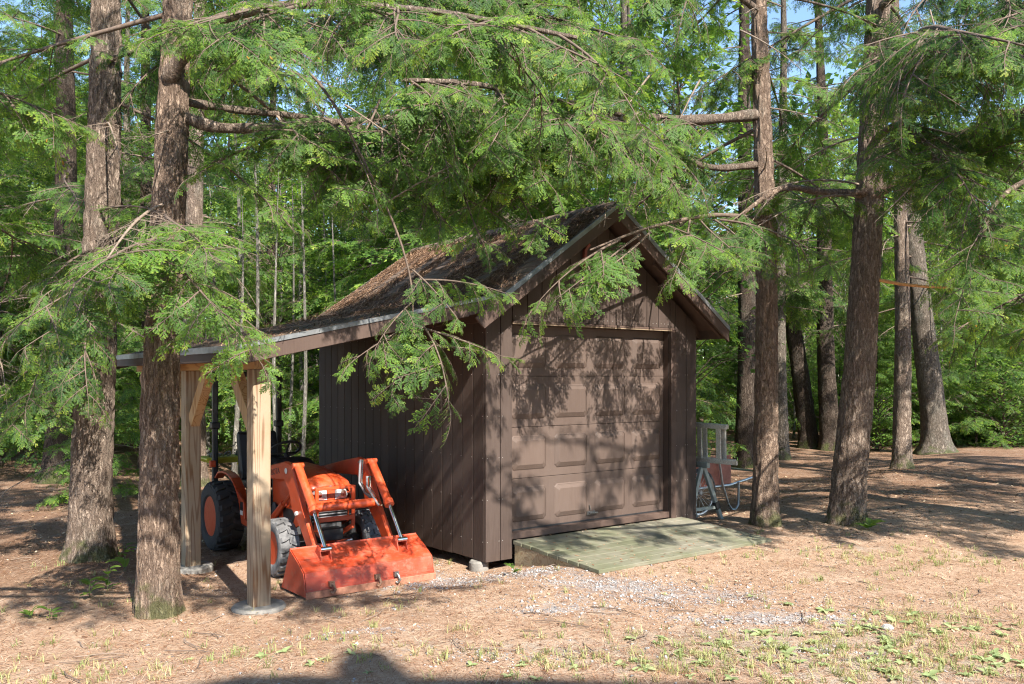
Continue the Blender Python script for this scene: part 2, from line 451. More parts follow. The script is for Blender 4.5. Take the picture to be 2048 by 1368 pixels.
# ------------------------------------------------------------------ the ground: one sheet to the horizon
def m_ground():
    t = NT('forest_litter_ground'); v = t.coord()
    n1 = t.noise(v, 34, 6, 0.75); n2 = t.noise(v, 1.3, 5, 0.6); n3 = t.noise(v, 130, 3, 0.7)
    # felted pine needles: streaky noise in two crossed directions
    s1 = t.noise(t.coord((1, 9, 1), rot=(0, 0, 0.5)), 16, 4, 0.7); s2 = t.noise(t.coord((9, 1, 1), rot=(0, 0, 0.2)), 15, 4, 0.7)
    st = t.math('MULTIPLY', t.math('ADD', s1, s2), 0.5)
    lit = t.ramp(t.math('ADD', t.math('MULTIPLY', st, 0.6), t.math('MULTIPLY', n1, 0.4)),
                 [(0.30, (0.17, 0.10, 0.062)), (0.45, (0.38, 0.25, 0.17)), (0.56, (0.50, 0.365, 0.27)), (0.70, (0.63, 0.515, 0.41))])
    sand = t.ramp(n3, [(0.3, (0.27, 0.22, 0.175)), (0.7, (0.50, 0.44, 0.37))])
    grav = t.ramp(t.voro(v, 75, out='Color'), [(0.1, (0.20, 0.19, 0.19)), (0.9, (0.52, 0.52, 0.53))])
    brown = t.ramp(n1, [(0.3, (0.075, 0.042, 0.027)), (0.5, (0.17, 0.10, 0.065)), (0.72, (0.33, 0.225, 0.155))])
    g = t.N('Attribute', attribute_name='gravel').outputs['Fac']
    w = t.N('Attribute', attribute_name='wood').outputs['Fac']
    sd = t.N('Attribute', attribute_name='sand').outputs['Fac']
    brk = t.ramp(t.noise(v, 9, 5, 0.7), [(0.35, 0.0), (0.65, 1.0)])
    col = t.mix(t.ramp(t.math('ADD', t.math('MULTIPLY', sd, 1.3), t.math('SUBTRACT', brk, 1.0)), [(0.1, 0.0), (0.6, 0.85)]), lit, sand)
    col = t.mix(t.ramp(t.math('ADD', t.math('MULTIPLY', g, 1.3), t.math('SUBTRACT', brk, 0.9)), [(0.1, 0.0), (0.6, 0.9)]), col, grav)
    col = t.mix(w, col, brown)
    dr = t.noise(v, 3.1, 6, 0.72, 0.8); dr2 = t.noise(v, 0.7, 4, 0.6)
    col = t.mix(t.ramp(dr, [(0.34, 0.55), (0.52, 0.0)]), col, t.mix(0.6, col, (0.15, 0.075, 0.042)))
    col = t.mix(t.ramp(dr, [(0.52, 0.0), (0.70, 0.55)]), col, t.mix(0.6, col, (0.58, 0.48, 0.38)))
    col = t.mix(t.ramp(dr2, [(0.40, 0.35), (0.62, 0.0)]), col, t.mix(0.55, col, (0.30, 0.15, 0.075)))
    h = t.math('ADD', t.math('ADD', n1, t.math('MULTIPLY', n3, 0.5)), st)
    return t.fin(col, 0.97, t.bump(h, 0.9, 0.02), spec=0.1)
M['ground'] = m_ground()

# gravel and bare sand lie in these patches: x, y, half sizes, strength
GRAVEL = [(1.35, 7.0, 0.95, 0.45, 0.7), (0.75, 7.45, 0.5, 0.3, 0.7), (-0.35, 8.1, 0.8, 0.30, 0.9), (0.3, 8.0, 0.45, 0.22, 0.5), (0.35, 6.6, 0.4, 0.16, 0.7),
          (-1.15, 6.1, 0.45, 0.12, 0.7), (1.95, 6.3, 0.7, 0.2, 0.8), (2.0, 5.6, 0.5, 0.15, 0.5), (0.0, 5.45, 0.6, 0.18, 0.4), (-1.2, 8.6, 0.7, 0.35, 0.6)]
SAND = [(1.9, 5.9, 1.2, 0.35, 0.8), (1.2, 5.4, 1.2, 0.35, 0.8), (-0.4, 5.7, 1.0, 0.2, 0.6), (3.4, 8.9, 1.3, 0.5, 0.5), (0.5, 6.3, 0.6, 0.3, 0.5), (2.6, 5.1, 1.0, 0.3, 0.7)]
def patch(L, x, y):
    return min(1.0, sum(s * math.exp(-(((x - a) / hx) ** 2 + ((y - b) / hy) ** 2)) for a, b, hx, hy, s in L))
def axis_vals(a, b, step, lo, hi, grow):
    v = list(np.arange(a, b + 1e-6, step)); st = step
    while v[-1] < hi: st *= grow; v.append(v[-1] + st)
    st = step
    while v[0] > lo: st *= grow; v.insert(0, v[0] - st)
    return v
xs = axis_vals(-5.5, 6.5, 0.07, -140, 140, 1.10); ys = axis_vals(3.6, 11.5, 0.07, -70, 240, 1.08)
nx, ny = len(xs), len(ys)
GV = [(x, y, gz(x, y)) for y in ys for x in xs]
GF = np.array([(j * nx + i, j * nx + i + 1, (j + 1) * nx + i + 1, (j + 1) * nx + i) for j in range(ny - 1) for i in range(nx - 1)])
gme = np_mesh('ground', GV, GF, M['ground'], smooth=True)
def woodness(x, y):
    return smooth((y - 9.6 - 0.10 * x + 0.6 * noise.noise(Vector((x * 0.5, y * 0.5, 1)))) / 3.5) * 0.9 if x > -3 else smooth((y - 6.4 + 0.5 * noise.noise(Vector((x, y, 1)))) / 2.5) * 0.9
for nm, fn in (('gravel', lambda x, y: patch(GRAVEL, x, y)), ('sand', lambda x, y: patch(SAND, x, y)), ('wood', woodness)):
    a = gme.attributes.new(nm, 'FLOAT', 'POINT')
    a.data.foreach_set('value', np.array([fn(v[0], v[1]) for v in GV], dtype=np.float32))
tag(link('ground', gme), kind='structure')

# ------------------------------------------------------------------ hemlock boughs (shared meshes)
def mesh_arrays(me):
    co = np.empty(len(me.vertices) * 3, dtype=np.float32); me.vertices.foreach_get('co', co)
    fi = np.empty(len(me.polygons) * 3, dtype=np.int32); me.loops.foreach_get('vertex_index', fi)
    mi = np.empty(len(me.polygons), dtype=np.int32); me.polygons.foreach_get('material_index', mi)
    tn = np.empty(len(me.polygons), dtype=np.float32); me.attributes['tone'].data.foreach_get('value', tn)
    return co.reshape(-1, 3)[fi.reshape(-1, 3)], mi, tn

def bough_mesh(name, L, seed, bare=0.22, droop=0.26, dens=1.0, needles=True, step=0.05):
    r = random.Random(seed)
    wood = MB()
    NP, NA, NB, TN = [], [], [], []            # needle base, side vector, tip vector, tone
    def stem(t):
        return Vector((L * t, 0.06 * L * math.sin(2.3 * t + seed) * t, L * (0.05 * t - droop * t ** 2.1)))
    npt = max(8, int(L * 5)); pts = [stem(i / npt) for i in range(npt + 1)]
    r0 = 0.0060 * L + 0.003
    wood.tube(pts, [r0 * (1 - i / npt) ** 0.85 + 0.0022 for i in range(npt + 1)], 6, cap=False)
    def twig(p, d, nrm, ln, tone, end=True):
        """one leafy twig: a row of flat needles on both sides"""
        k = max(4, int(ln / 0.0058)); q = d.cross(nrm).normalized()
        for i in range(k):
            f = (i + 0.5) / k; b = p + d * (ln * f) + Vector((0, 0, -0.22 * ln * f * f))
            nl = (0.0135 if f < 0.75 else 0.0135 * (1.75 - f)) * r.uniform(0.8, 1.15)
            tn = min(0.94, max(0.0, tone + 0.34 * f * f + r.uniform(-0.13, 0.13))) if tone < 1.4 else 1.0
            for s in (-1, 1):
                tip = d * 0.5 + q * (s * 0.87) + nrm * r.uniform(-0.22, 0.35)
                NP.append(b); NA.append(d * 0.0040); NB.append(tip * nl); TN.append(tn)
    ln_st = L * (1 - bare); n2 = int(ln_st / step * dens); side = 1
    for i in range(n2 + 1):
        t = bare + (1 - bare) * (i + r.uniform(-0.3, 0.3)) / max(n2, 1); t = min(max(t, 0.02), 1.0)
        p = stem(t); tan = (stem(min(t + 0.02, 1.02)) - stem(t - 0.02)).normalized()
        side = -side
        l2 = (0.36 * L * (1 - t) ** 0.75 + 0.10) * r.choice((0.35, 0.6, 0.85, 1.0, 1.2)) * r.uniform(0.8, 1.15) * min(1, 0.45 + (t - bare) * 4)
        l2 = min(l2, 0.95)
        if i == n2: ang = 0
        else: ang = side * R(r.uniform(34, 68))
        up = Vector((0, 0, 1)); lat = up.cross(tan).normalized(); nrm0 = tan.cross(lat).normalized()
        d0 = (tan * math.cos(ang) + lat * math.sin(ang) + Vector((0, 0, r.uniform(-0.20, 0.06)))).normalized()
        dead = r.random() < 0.07 or not needles
        dr = r.uniform(0.06, 0.36)
        m2 = max(3, int(l2 / 0.07))
        sw = lat * r.uniform(-0.3, 0.3)
        cv = lambda s: p + d0 * (l2 * s) + sw * (l2 * s * s) + Vector((0, 0, -dr * l2 * s * s))
        sp = [cv(k / m2) for k in range(m2 + 1)]
        wood.tube(sp, [0.0030 * (1 - k / m2) + 0.0009 for k in range(m2 + 1)], 3, cap=False)
        tone2 = r.uniform(0.12, 0.52); warm = r.random() < 0.003
        n3 = int(l2 / 0.0135 * (0.45 if dead else 1.0)); s3 = 1
        for j in range(1, n3 + 1):
            f = (j + r.uniform(-0.3, 0.3)) / (n3 + 0.3); f = min(max(f, 0.06), 1.0)
            if f < 0.12 and not dead: continue
            b = cv(f); d2 = (cv(min(f + 0.03, 1.03)) - cv(f - 0.03)).normalized(); s3 = -s3
            l3 = (0.30 * l2 * (1 - f) ** 0.7 + 0.03) * r.uniform(0.5, 1.3); l3 = min(l3, 0.20)
            a3 = s3 * R(r.uniform(30, 72)) if j < n3 else 0
            lat2 = nrm0.cross(d2).normalized(); nn = d2.cross(lat2).normalized()
            d3 = (d2 * math.cos(a3) + lat2 * math.sin(a3) + Vector((0, 0, r.uniform(-0.22, 0.08)))).normalized()
            if dead:
                wood.tube([b, b + d3 * l3 * 0.6, b + d3 * l3 + Vector((0, 0, -0.1 * l3))], [0.0016, 0.0012, 0.0006], 3, cap=False, m=0)
                continue
            nn = (nn + Vector((r.uniform(-.25, .25), r.uniform(-.25, .25), 0))).normalized()
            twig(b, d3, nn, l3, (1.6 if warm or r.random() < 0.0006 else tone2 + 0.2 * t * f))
    if needles:
        P = np.array(NP); A = np.array(NA); B = np.array(NB); T = np.array(TN)
        n = len(P)
        V = np.empty((n * 3, 3)); V[0::3] = P - A; V[1::3] = P + A; V[2::3] = P + B
        Fn = np.arange(n * 3).reshape(-1, 3)
    else:
        V = np.zeros((0, 3)); Fn = np.zeros((0, 3), dtype=int); T = np.zeros(0)
    W = np.array(wood.v); WF = []
    for f in wood.f:
        WF.append((f[0], f[1], f[2])); WF.append((f[0], f[2], f[3]))
    WF = np.array(WF)
    allV = np.vstack([W, V]); allF = np.vstack([WF, Fn + len(W)])
    mi = np.concatenate([np.zeros(len(WF)), np.ones(len(Fn))]); tone = np.concatenate([np.zeros(len(WF)), T])
    return np_mesh(name, allV, allF, [M['twig'] if needles else M['dead'], M['needle']], tone, mi)

BOUGH = {}
FROND = [bough_mesh('hemlock_frond', 0.6, 170 + i, bare=0.08, droop=(0.22, 0.08, 0.36, 0.15, 0.28)[i], step=0.036) for i in range(5)]
def big_bough(name, L, seed, n, bare, droop):
    """a long branch: a bare inner limb, then small sprays set at odd angles, layered and drooping"""
    r = random.Random(seed); w = MB()
    npt = 14
    def stem(t): return Vector((L * t, 0.07 * L * math.sin(3.1 * t + seed) * t, L * (0.05 * t - droop * t ** 2.0)))
    w.tube([stem(i / npt) for i in range(npt + 1)], [(0.0062 * L + 0.004) * (1 - i / npt) ** 0.8 + 0.002 for i in range(npt + 1)], 6, cap=False)
    src = [mesh_arrays(me) for me in FROND]
    Vs, Ts, Ms = [], [], []
    for i in range(n):
        t = bare + (1 - bare) * (i + r.uniform(-.4, .4)) / (n - 1); t = min(max(t, bare * .8), 1.0)
        p = stem(t); tan = (stem(t + .02) - stem(t - .02)).normalized()
        vv, mi, tn = src[r.randrange(5)]
        a = (0 if i == n - 1 else (1 if i % 2 else -1) * R(r.uniform(25, 80)))
        s = r.uniform(0.45, 1.1) * (0.55 + 0.5 * math.sin(math.pi * (t - bare) / (1 - bare) * 0.85 + 0.5)) * (0.62 + 0.17 * L)
        lat = Vector((0, 0, 1)).cross(tan).normalized()
        d = (tan * math.cos(a) + lat * math.sin(a) + Vector((0, 0, r.uniform(-0.60, 0.15)))).normalized()
        yv = Vector((0, 0, 1)).cross(d).normalized(); zv = d.cross(yv)
        Rm = (Matrix((d, yv, zv)).transposed() @ Matrix.Rotation(r.uniform(-0.5, 0.5), 3, 'X'))
        if r.random() < 0.5: Rm = Rm @ Matrix.Diagonal((1, -1, 1))
        q = vv.reshape(-1, 3) @ (np.array(Rm) * s).T + np.array(p)
        Vs.append(q); Ts.append(np.where(tn > 0.97, tn, np.clip(tn + r.uniform(-0.16, 0.16), 0, 0.94))); Ms.append(mi)
    W = np.array(w.v); WF = np.array([t_ for f in w.f for t_ in ((f[0], f[1], f[2]), (f[0], f[2], f[3]))])
    V = np.vstack(Vs); nn = len(V) // 3
    return np_mesh(name, np.vstack([W, V]), np.vstack([WF, np.arange(nn * 3).reshape(-1, 3) + len(W)]), [M['twig'], M['needle']],
                   np.concatenate([np.zeros(len(WF))] + Ts), np.concatenate([np.zeros(len(WF))] + Ms))
for L_, n_, b_ in ((0.9, 9, 0.12), (1.5, 14, 0.2), (2.2, 20, 0.28), (3.2, 27, 0.36)):
    BOUGH[L_] = [big_bough('hemlock_bough', L_, 300 + int(L_ * 10) + i * 7, n_, b_, (0.16, 0.26, 0.08)[i]) for i in range(3)]
DEAD = [bough_mesh('dead_bough', L, 900 + i, bare=0.15, droop=(0.1, 0.35, 0.22, 0.5)[i], needles=False, step=0.10) for i, L in enumerate((1.1, 1.6, 2.0, 1.3))]
DEADL = (1.1, 1.6, 2.0, 1.3)

def bough(parent, base, tip, roll=0.0, name='branch', r=rng, lift=0.04, dead=False, flip=None):
    """a bough from base to tip, in the parent's own coordinates"""
    base = Vector(base); tip = Vector(tip); d = tip - base; ln = d.length
    if dead:
        i = min(range(4), key=lambda k: abs(DEADL[k] - ln) + r.random() * 0.3); me = DEAD[i]; s = ln / DEADL[i]
    else:
        L = min(BOUGH, key=lambda q: abs(math.log(q / ln))); me = r.choice(BOUGH[L]); s = ln / L
    d.normalize()
    d = (d + Vector((0, 0, lift))).normalized()             # the proto droops, so aim a little higher
    y = Vector((0, 0, 1)).cross(d)
    y = y.normalized() if y.length > 1e-3 else Vector((0, 1, 0))
    z = d.cross(y)
    Rm = Matrix((d, y, z)).transposed().to_4x4()
    Rm = Rm @ Matrix.Rotation(roll, 4, 'X')
    sy = s * (flip if flip else (1 if r.random() < 0.5 else -1))
    o = link(name, me, parent, Matrix.Translation(base) @ Rm @ Matrix.Diagonal((s, sy, s, 1)))
    return o

# ------------------------------------------------------------------ trunks
def trunk_mesh(name, h, r, lean, seed, mat, nseg=40, dz=0.05, flare=0.35, amp=0.016, top=0.1, wob=0.05, kx=1.0):
    rr = random.Random(seed); rows = []
    zs = [-0.12]
    while zs[-1] < h:
        zs.append(zs[-1] + (dz if zs[-1] < 6.5 else dz * 4))
    V = []
    ph = rr.uniform(0, 6)
    for z in zs:
        t = max(0, z) / h
        rad = r * (1 - (1 - top) * t ** 1.05) * (1 + flare * math.exp(-max(z, 0) / 0.22))
        cx = lean[0] * z + wob * math.sin(z * 0.45 + ph) * min(1, z / 2); cy = lean[1] * z + wob * 0.7 * math.cos(z * 0.38 + ph) * min(1, z / 2)
        for k in range(nseg):
            a = 2 * math.pi * k / nseg + 1.7; c, s = math.cos(a), math.sin(a)
            q = Vector((c * r * 22 * kx + 0.37 + seed * .13, s * r * 22 * kx + 0.41, z * 3.6 + seed + 0.29))
            n1 = noise.noise(q); n2 = noise.noise(q * 2.3)
            b = (1 - abs(n1) * 2.6) * 0.8 + n2 * 0.5
            root = 0.10 * r * math.sin(5 * a + seed) * math.exp(-max(z, 0) / 0.25)
            big = 0.04 * r * noise.noise(Vector((c * 1.5, s * 1.5, z * 0.6 + seed * 3)))
            w = rad - amp * max(0, b) + amp * 0.5 * n2 + root + big
            V.append((cx + c * w, cy + s * w, z))
    n = len(zs)
    Fc = np.array([(i * nseg + k, i * nseg + (k + 1) % nseg, (i + 1) * nseg + (k + 1) % nseg, (i + 1) * nseg + k) for i in range(n - 1) for k in range(nseg)])
    def axis(z): return Vector((lean[0] * z + wob * math.sin(z * 0.45 + ph) * min(1, z / 2), lean[1] * z + wob * 0.7 * math.cos(z * 0.38 + ph) * min(1, z / 2), z))
    def radius(z): return r * (1 - (1 - top) * (z / h) ** 1.05)
    return np_mesh(name, V, Fc, mat, smooth=True), axis, radius

class Tree:
    def __init__(s, x, y, h, r, lean, seed, mat, label, group=None, name='hemlock_tree', cat='tree', **k):
        z = gz(x, y)
        s.o = empty(name, (x, y, z - 0.02), 0, label, cat, group); s.h = h; s.r = random.Random(seed)
        me, s.axis, s.rad = trunk_mesh('trunk', h, r, lean, seed, mat, **k)
        s.trunk = link('trunk', me, s.o)
    def loc(s, p): return Vector(p) - s.o.location
    def ring(s, n, z0, z1, l0, l1, azc=None, azw=360, pitch=(0.15, -0.25), deadn=0, pw=1.0, zc=0.0):
        r = s.r; ga = r.uniform(0, 360)
        for i in range(n):
            f = ((i + r.random()) / n) ** pw; z = z0 + (z1 - z0) * f
            az = (ga + i * 137.5) % 360 if azc is None else azc + r.uniform(-azw / 2, azw / 2)
            ln = (l0 + (l1 - l0) * f) * r.uniform(0.75, 1.15); a = R(az)
            if z < zc and abs((az + 90 + 180) % 360 - 180) < 70: continue       # the trunk front is bare up to zc
            slope = pitch[0] + r.uniform(-1, 1) * 0.12 if f > 0.5 else pitch[1] + r.uniform(-1, 1) * 0.15
            d = Vector((math.cos(a), math.sin(a), slope)).normalized()
            b = s.axis(z) + Vector((math.cos(a), math.sin(a), 0)) * s.rad(z) * 0.7
            bough(s.o, b, b + d * ln, r.uniform(-0.25, 0.25), r=r)
        for i in range(deadn):
            z = r.uniform(3.3, max(z0 + 3, 7)); a = r.uniform(0, 6.283)
            b = s.axis(z) + Vector((math.cos(a), math.sin(a), 0)) * s.rad(z) * 0.8
            bough(s.o, b, b + Vector((math.cos(a), math.sin(a), r.uniform(-0.5, 0.15))) * r.uniform(0.7, 1.9), r.uniform(-0.6, 0.6), name='dead_branch', r=r, dead=True, lift=0)
    def limb(s, pts, r0, r1, mat='bark', boughs=(), n=10, name='limb'):
        """a heavy limb through world points, with boughs hanging on it"""
        P = [s.loc(p) for p in pts]
        Q = []
        m = 24
        for i in range(m + 1):                                 # Catmull-Rom through the points
            t = i / m * (len(P) - 1); k = min(int(t), len(P) - 2); f = t - k
            a, b, c, d = P[max(k - 1, 0)], P[k], P[k + 1], P[min(k + 2, len(P) - 1)]
            Q.append(0.5 * ((2 * b) + (c - a) * f + (2 * a - 5 * b + 4 * c - d) * f * f + (3 * b - a - 3 * c + d) * f ** 3))
        mb = MB()
        mb.tube(Q, [r0 + (r1 - r0) * (i / m) ** 0.8 + 0.12 * r0 * math.sin(i * 1.7) * (1 - i / m) for i in range(m + 1)], n)
        lo = mb.build(name, M[mat], s.o, smooth=True, angle=70)
        rr = s.r
        for (t, off) in boughs:                                # t along the limb, offset of the tip
            b = Q[min(m, int(t * m))]
            bough(lo, b, b + Vector(off), rr.uniform(-0.3, 0.3), r=rr)
            if rr.random() < 0.3:
                a = rr.uniform(-3.14, 0); bough(lo, b, b + Vector((math.cos(a) * .6, math.sin(a) * .6, rr.uniform(-.8, .1))) * rr.uniform(0.6, 1.2), rr.uniform(-1, 1), name='dead_branch', r=rr, dead=True, lift=0)
        return lo, Q

# ------------------------------------------------------------------ the shed with its lean-to
shed = empty('storage_shed', S0, SRZ, 'dark brown board shed with shingled gable roof, panelled overhead door and open lean-to', 'shed')
RZ, RU, RS = 3.84, 1.55, 0.70                     # ridge height, ridge u, slope of the main roof
def roof_z(u): return RZ - RS * abs(u - RU)
W_, D_ = 3.134, 3.95
DU0, DU1, DZ0, DZ1 = 0.336, 2.67, 0.363, 2.50
def part(mb, name, mat, parent=None, **k):
    return mb.build(name, M[mat] if isinstance(mat, str) else mat, parent or shed, **k)

# dark core behind the boards (floor, back of the walls)
mb = MB()
mb.box(0.024, W_ - 0.024, D_ - 0.03, D_ - 0.024, 0.12, 2.6)
mb.prism([(0.0235, 0.12), (DU0, 0.12), (DU0, DZ1 + .03), (DU1, DZ1 + .03), (DU1, 0.12), (W_ - 0.0235, 0.12), (W_ - 0.0235, roof_z(W_) - 0.17), (RU, RZ - 0.17), (0.0235, roof_z(0) - 0.17)], 0.0235, 0.03, 'y')
mb.box(0.0235, 0.03, 0.031, D_ - .031, 0.12, 2.58); mb.box(W_ - 0.03, W_ - 0.0235, 0.031, D_ - .031, 0.12, 2.58)
mb.box(0.03, W_ - 0.03, 0.031, D_ - .031, 0.14, 0.20)
part(mb, 'wall_sheathing', 'inside')

bw = 0.1985
def front_board(u0, u1, z0, v0=0.0, v1=0.022):
    a, b = u0 + 0.004, u1 - 0.004
    pts = [(a, z0), (b, z0), (b, roof_z(b) - 0.15)]
    if a < RU < b: pts.append((RU, RZ - 0.15))
    pts.append((a, roof_z(a) - 0.15))
    m = MB(); m.prism(pts, v0, v1, 'y')
    part(m, 'board', 'stain', bevel=0.003)
def front_col(u0, u1):
    front_board(u0, u1, 0.10)
front_col(0.0, 0.185); front_col(0.185, DU0)
u = DU0
ncol = 12
for i in range(ncol):
    a = DU0 + (DU1 - DU0) * i / ncol; b = DU0 + (DU1 - DU0) * (i + 1) / ncol
    front_board(a, b, 2.535)
front_col(DU1, 2.76); front_col(2.76, 2.95); front_col(2.95, W_)
nb = 20
for i in range(nb):                                # left and right side walls
    a = 0.024 + (D_ - 0.024) * i / nb; b = 0.024 + (D_ - 0.024) * (i + 1) / nb
    for side in (0, 1):
        m = MB()
        x0, x1 = (0.0, 0.022) if side == 0 else (W_ - 0.022, W_)
        m.box(x0, x1, a + 0.004, b - 0.004, 0.10 + 0.008 * math.sin(i * 7.3), 2.585)
        part(m, 'board', 'stain', bevel=0.003)
for i in range(16):
    a = W_ * i / 16; b = W_ * (i + 1) / 16
    m = MB(); um = (a + b) / 2
    m.prism([(a + .004, 0.1), (b - .004, 0.1), (b - .004, roof_z(b) - .15), (a + .004, roof_z(a) - .15)], D_ - 0.022, D_, 'y')
    part(m, 'board', 'stain')
# nail heads: two rows over the door, and on the corner boards
mb = MB()
for i in range(ncol):
    for k in range(3):
        uu = DU0 + (DU1 - DU0) * (i + 0.2 + 0.3 * k) / ncol
        mb.box(uu - .004, uu + .004, -0.003, 0.001, 2.575, 2.583)
for zz in np.arange(0.3, 2.5, 0.42):
    for uu in (0.02, 0.165, 0.21, 2.78, 2.93, 2.97, 3.11):
        mb.box(uu - .004, uu + .004, -0.003, 0.001, zz - .004, zz + .004)
    for i in range(nb):
        vv = 0.024 + (D_ - 0.024) * (i + 0.12) / nb
        mb.box(-0.003, 0.001, vv - .004, vv + .004, zz - .004, zz + .004)
part(mb, 'nail_heads', m_plain('nail_steel', (0.30, 0.27, 0.25), 0.5, 0.3))['kind'] = 'stuff'

# door opening: header drip cap, jambs, stops
DV = 0.105
mb = MB(); mb.box(DU0 - 0.01, DU1 + 0.075, -0.02, 0.024, 2.508, 2.532); part(mb, 'door_header', 'trim', bevel=0.003)
mb = MB(); mb.box(DU0 - 0.01, DU1 + 0.02, -0.017, 0.02, 2.497, 2.5075); part(mb, 'header_strip', m_plain('pale_wood_edge', (0.20, 0.145, 0.095), 0.7))
mb = MB(); mb.box(DU0 - 0.02, DU0 + 0.0, 0.0232, DV + 0.06, 0.12, 2.50); part(mb, 'jamb', 'trim')
mb = MB(); mb.box(DU1 + 0.001, DU1 + 0.035, 0.0232, DV + 0.06, 0.12, 2.50); mb.box(DU1 + 0.002, DU1 + 0.088, -0.018, -0.001, 0.12, 2.505); part(mb, 'jamb', 'trim', bevel=0.003)
mb = MB(); mb.box(DU0, DU1, 0.03, DV + 0.06, 2.499, 2.507); part(mb, 'jamb', 'trim')
mb = MB(); mb.box(DU0 - 0.01, DU1 + 0.03, 0.02, DV + 0.10, 0.29, DZ0 - 0.004); part(mb, 'sill', 'trim', bevel=0.004)

# overhead door: four sections of four raised panels
SH = (DZ1 - DZ0) / 4
pw = (DU1 - DU0) / 4
for i in range(4):
    z0 = DZ0 + i * SH; z1 = z0 + SH - 0.003
    m = MB(); m.box(DU0 + 0.002, DU1 - 0.002, DV, DV + 0.04, z0, z1)
    sec = part(m, 'door_section', 'door', bevel=0.004)
    for k in range(4):
        a = DU0 + k * pw + 0.055; b = DU0 + (k + 1) * pw - 0.055; c = z0 + 0.085; d = z1 - 0.085
        m = MB(); o, e = 0.0, 0.055; ch = 0.035
        # bevelled raised field: sunk frame edge rising to a flat field
        def octa(x0, x1, y0, y1, h): return [(x0 + h, y0), (x1 - h, y0), (x1, y0 + h), (x1, y1 - h), (x1 - h, y1), (x0 + h, y1), (x0, y1 - h), (x0, y0 + h)]
        r0 = octa(a, b, c, d, ch); r1 = octa(a + 0.012, b - 0.012, c + 0.012, d - 0.012, ch * .8); r2 = octa(a + e, b - e, c + e, d - e, ch * .5)
        lv = [(r0, DV - 0.0005), (r1, DV - 0.009), (r1, DV - 0.005), (r2, DV - 0.025)]
        for q in range(len(lv) - 1):
            (p, v0), (s_, v1) = lv[q], lv[q + 1]
            for t_ in range(8):
                t2 = (t_ + 1) % 8
                m.poly([(p[t_][0], v0, p[t_][1]), (p[t2][0], v0, p[t2][1]), (s_[t2][0], v1, s_[t2][1]), (s_[t_][0], v1, s_[t_][1])])
        m.poly([(q_[0], lv[-1][1], q_[1]) for q_ in r2])
        part(m, 'door_panel', 'door', sec)
mb = MB()
hu = 1.49; hz = DZ0 + 0.085
mb.box(hu - 0.05, hu + 0.07, DV - 0.012, DV - 0.0008, hz - 0.018, hz + 0.018); mb.tube([(hu - .03, DV - .03, hz), (hu + .09, DV - .03, hz)], 0.009, 8); mb.tube([(hu, DV - .03, hz), (hu, DV - .001, hz)], 0.008, 8)
mb.tube([(hu, DV - .012, hz + .03), (hu - .015, DV - .012, hz + .09)], 0.006, 6)
part(mb, 'door_handle', 'chain', smooth=True)
mb = MB(); mb.box(DU0 + 0.01, DU1 - 0.01, DV - 0.004, DV + 0.03, DZ0 - 0.0035, DZ0 + 0.014); part(mb, 'bottom_seal', 'black')

# main roof: deck, rake boards, drip edges, rafters, shingles one by one on the slope in view
V0, V1 = -0.30, 4.08
def slope_box(u0, u1, v0, v1, top, th, sign=-1):
    """slab following the roof slope; top/th are measured from the roof plane, vertically"""
    m = MB()
    P = [(u0, roof_z(u0) + top - th), (u1, roof_z(u1) + top - th), (u1, roof_z(u1) + top), (u0, roof_z(u0) + top)]
    m.prism(P, v0, v1, 'y'); return m
UL, UR = -0.20, 3.36
m = MB()
m.prism([(UL, roof_z(UL) - 0.045), (RU, RZ - 0.045), (UR, roof_z(UR) - 0.045), (UR, roof_z(UR) - 0.015), (RU, RZ - 0.015), (UL, roof_z(UL) - 0.015)], V0 + 0.03, V1 - 0.03, 'y')
roof = part(m, 'roof', 'trim')
for (a, b, nm) in ((-0.32, RU, 0), (RU, UR + 0.02, 1)):
    for (va, vb) in ((V0, V0 + 0.028), (V1 - 0.028, V1)):
        m = MB()
        e = -1 if nm == 0 else 1
        lowu = a if nm == 0 else b
        P = [(a, roof_z(a) - 0.185), (b, roof_z(b) - 0.185), (b, roof_z(b) - 0.017), (a, roof_z(a) - 0.017)]
        if nm == 0: P[0] = (a + 0.10, roof_z(a + .1) - 0.185)
        m.prism(P, va, vb, 'y'); part(m, 'rake_board', 'trim', bevel=0.004)
        m = MB()
        aa = 0.02 if nm == 0 else a
        P = [(aa, roof_z(aa) - 0.05), (b, roof_z(b) - 0.05), (b, roof_z(b) + 0.004), (aa, roof_z(aa) + 0.004)]
        s_ = -1 if va < 1 else 1
        m.prism(P, (va - 0.010) if s_ < 0 else (vb + 0.002), (va - 0.002) if s_ < 0 else (vb + 0.010), 'y')
        P2 = [(aa, roof_z(aa) - 0.0125), (b, roof_z(b) - 0.0125), (b, roof_z(b) + 0.004), (aa, roof_z(aa) + 0.004)]
        m.prism(P2, va - 0.0015 if s_ < 0 else vb - 0.06, va + 0.06 if s_ < 0 else vb + 0.0015, 'y')
        part(m, 'drip_edge', 'drip')
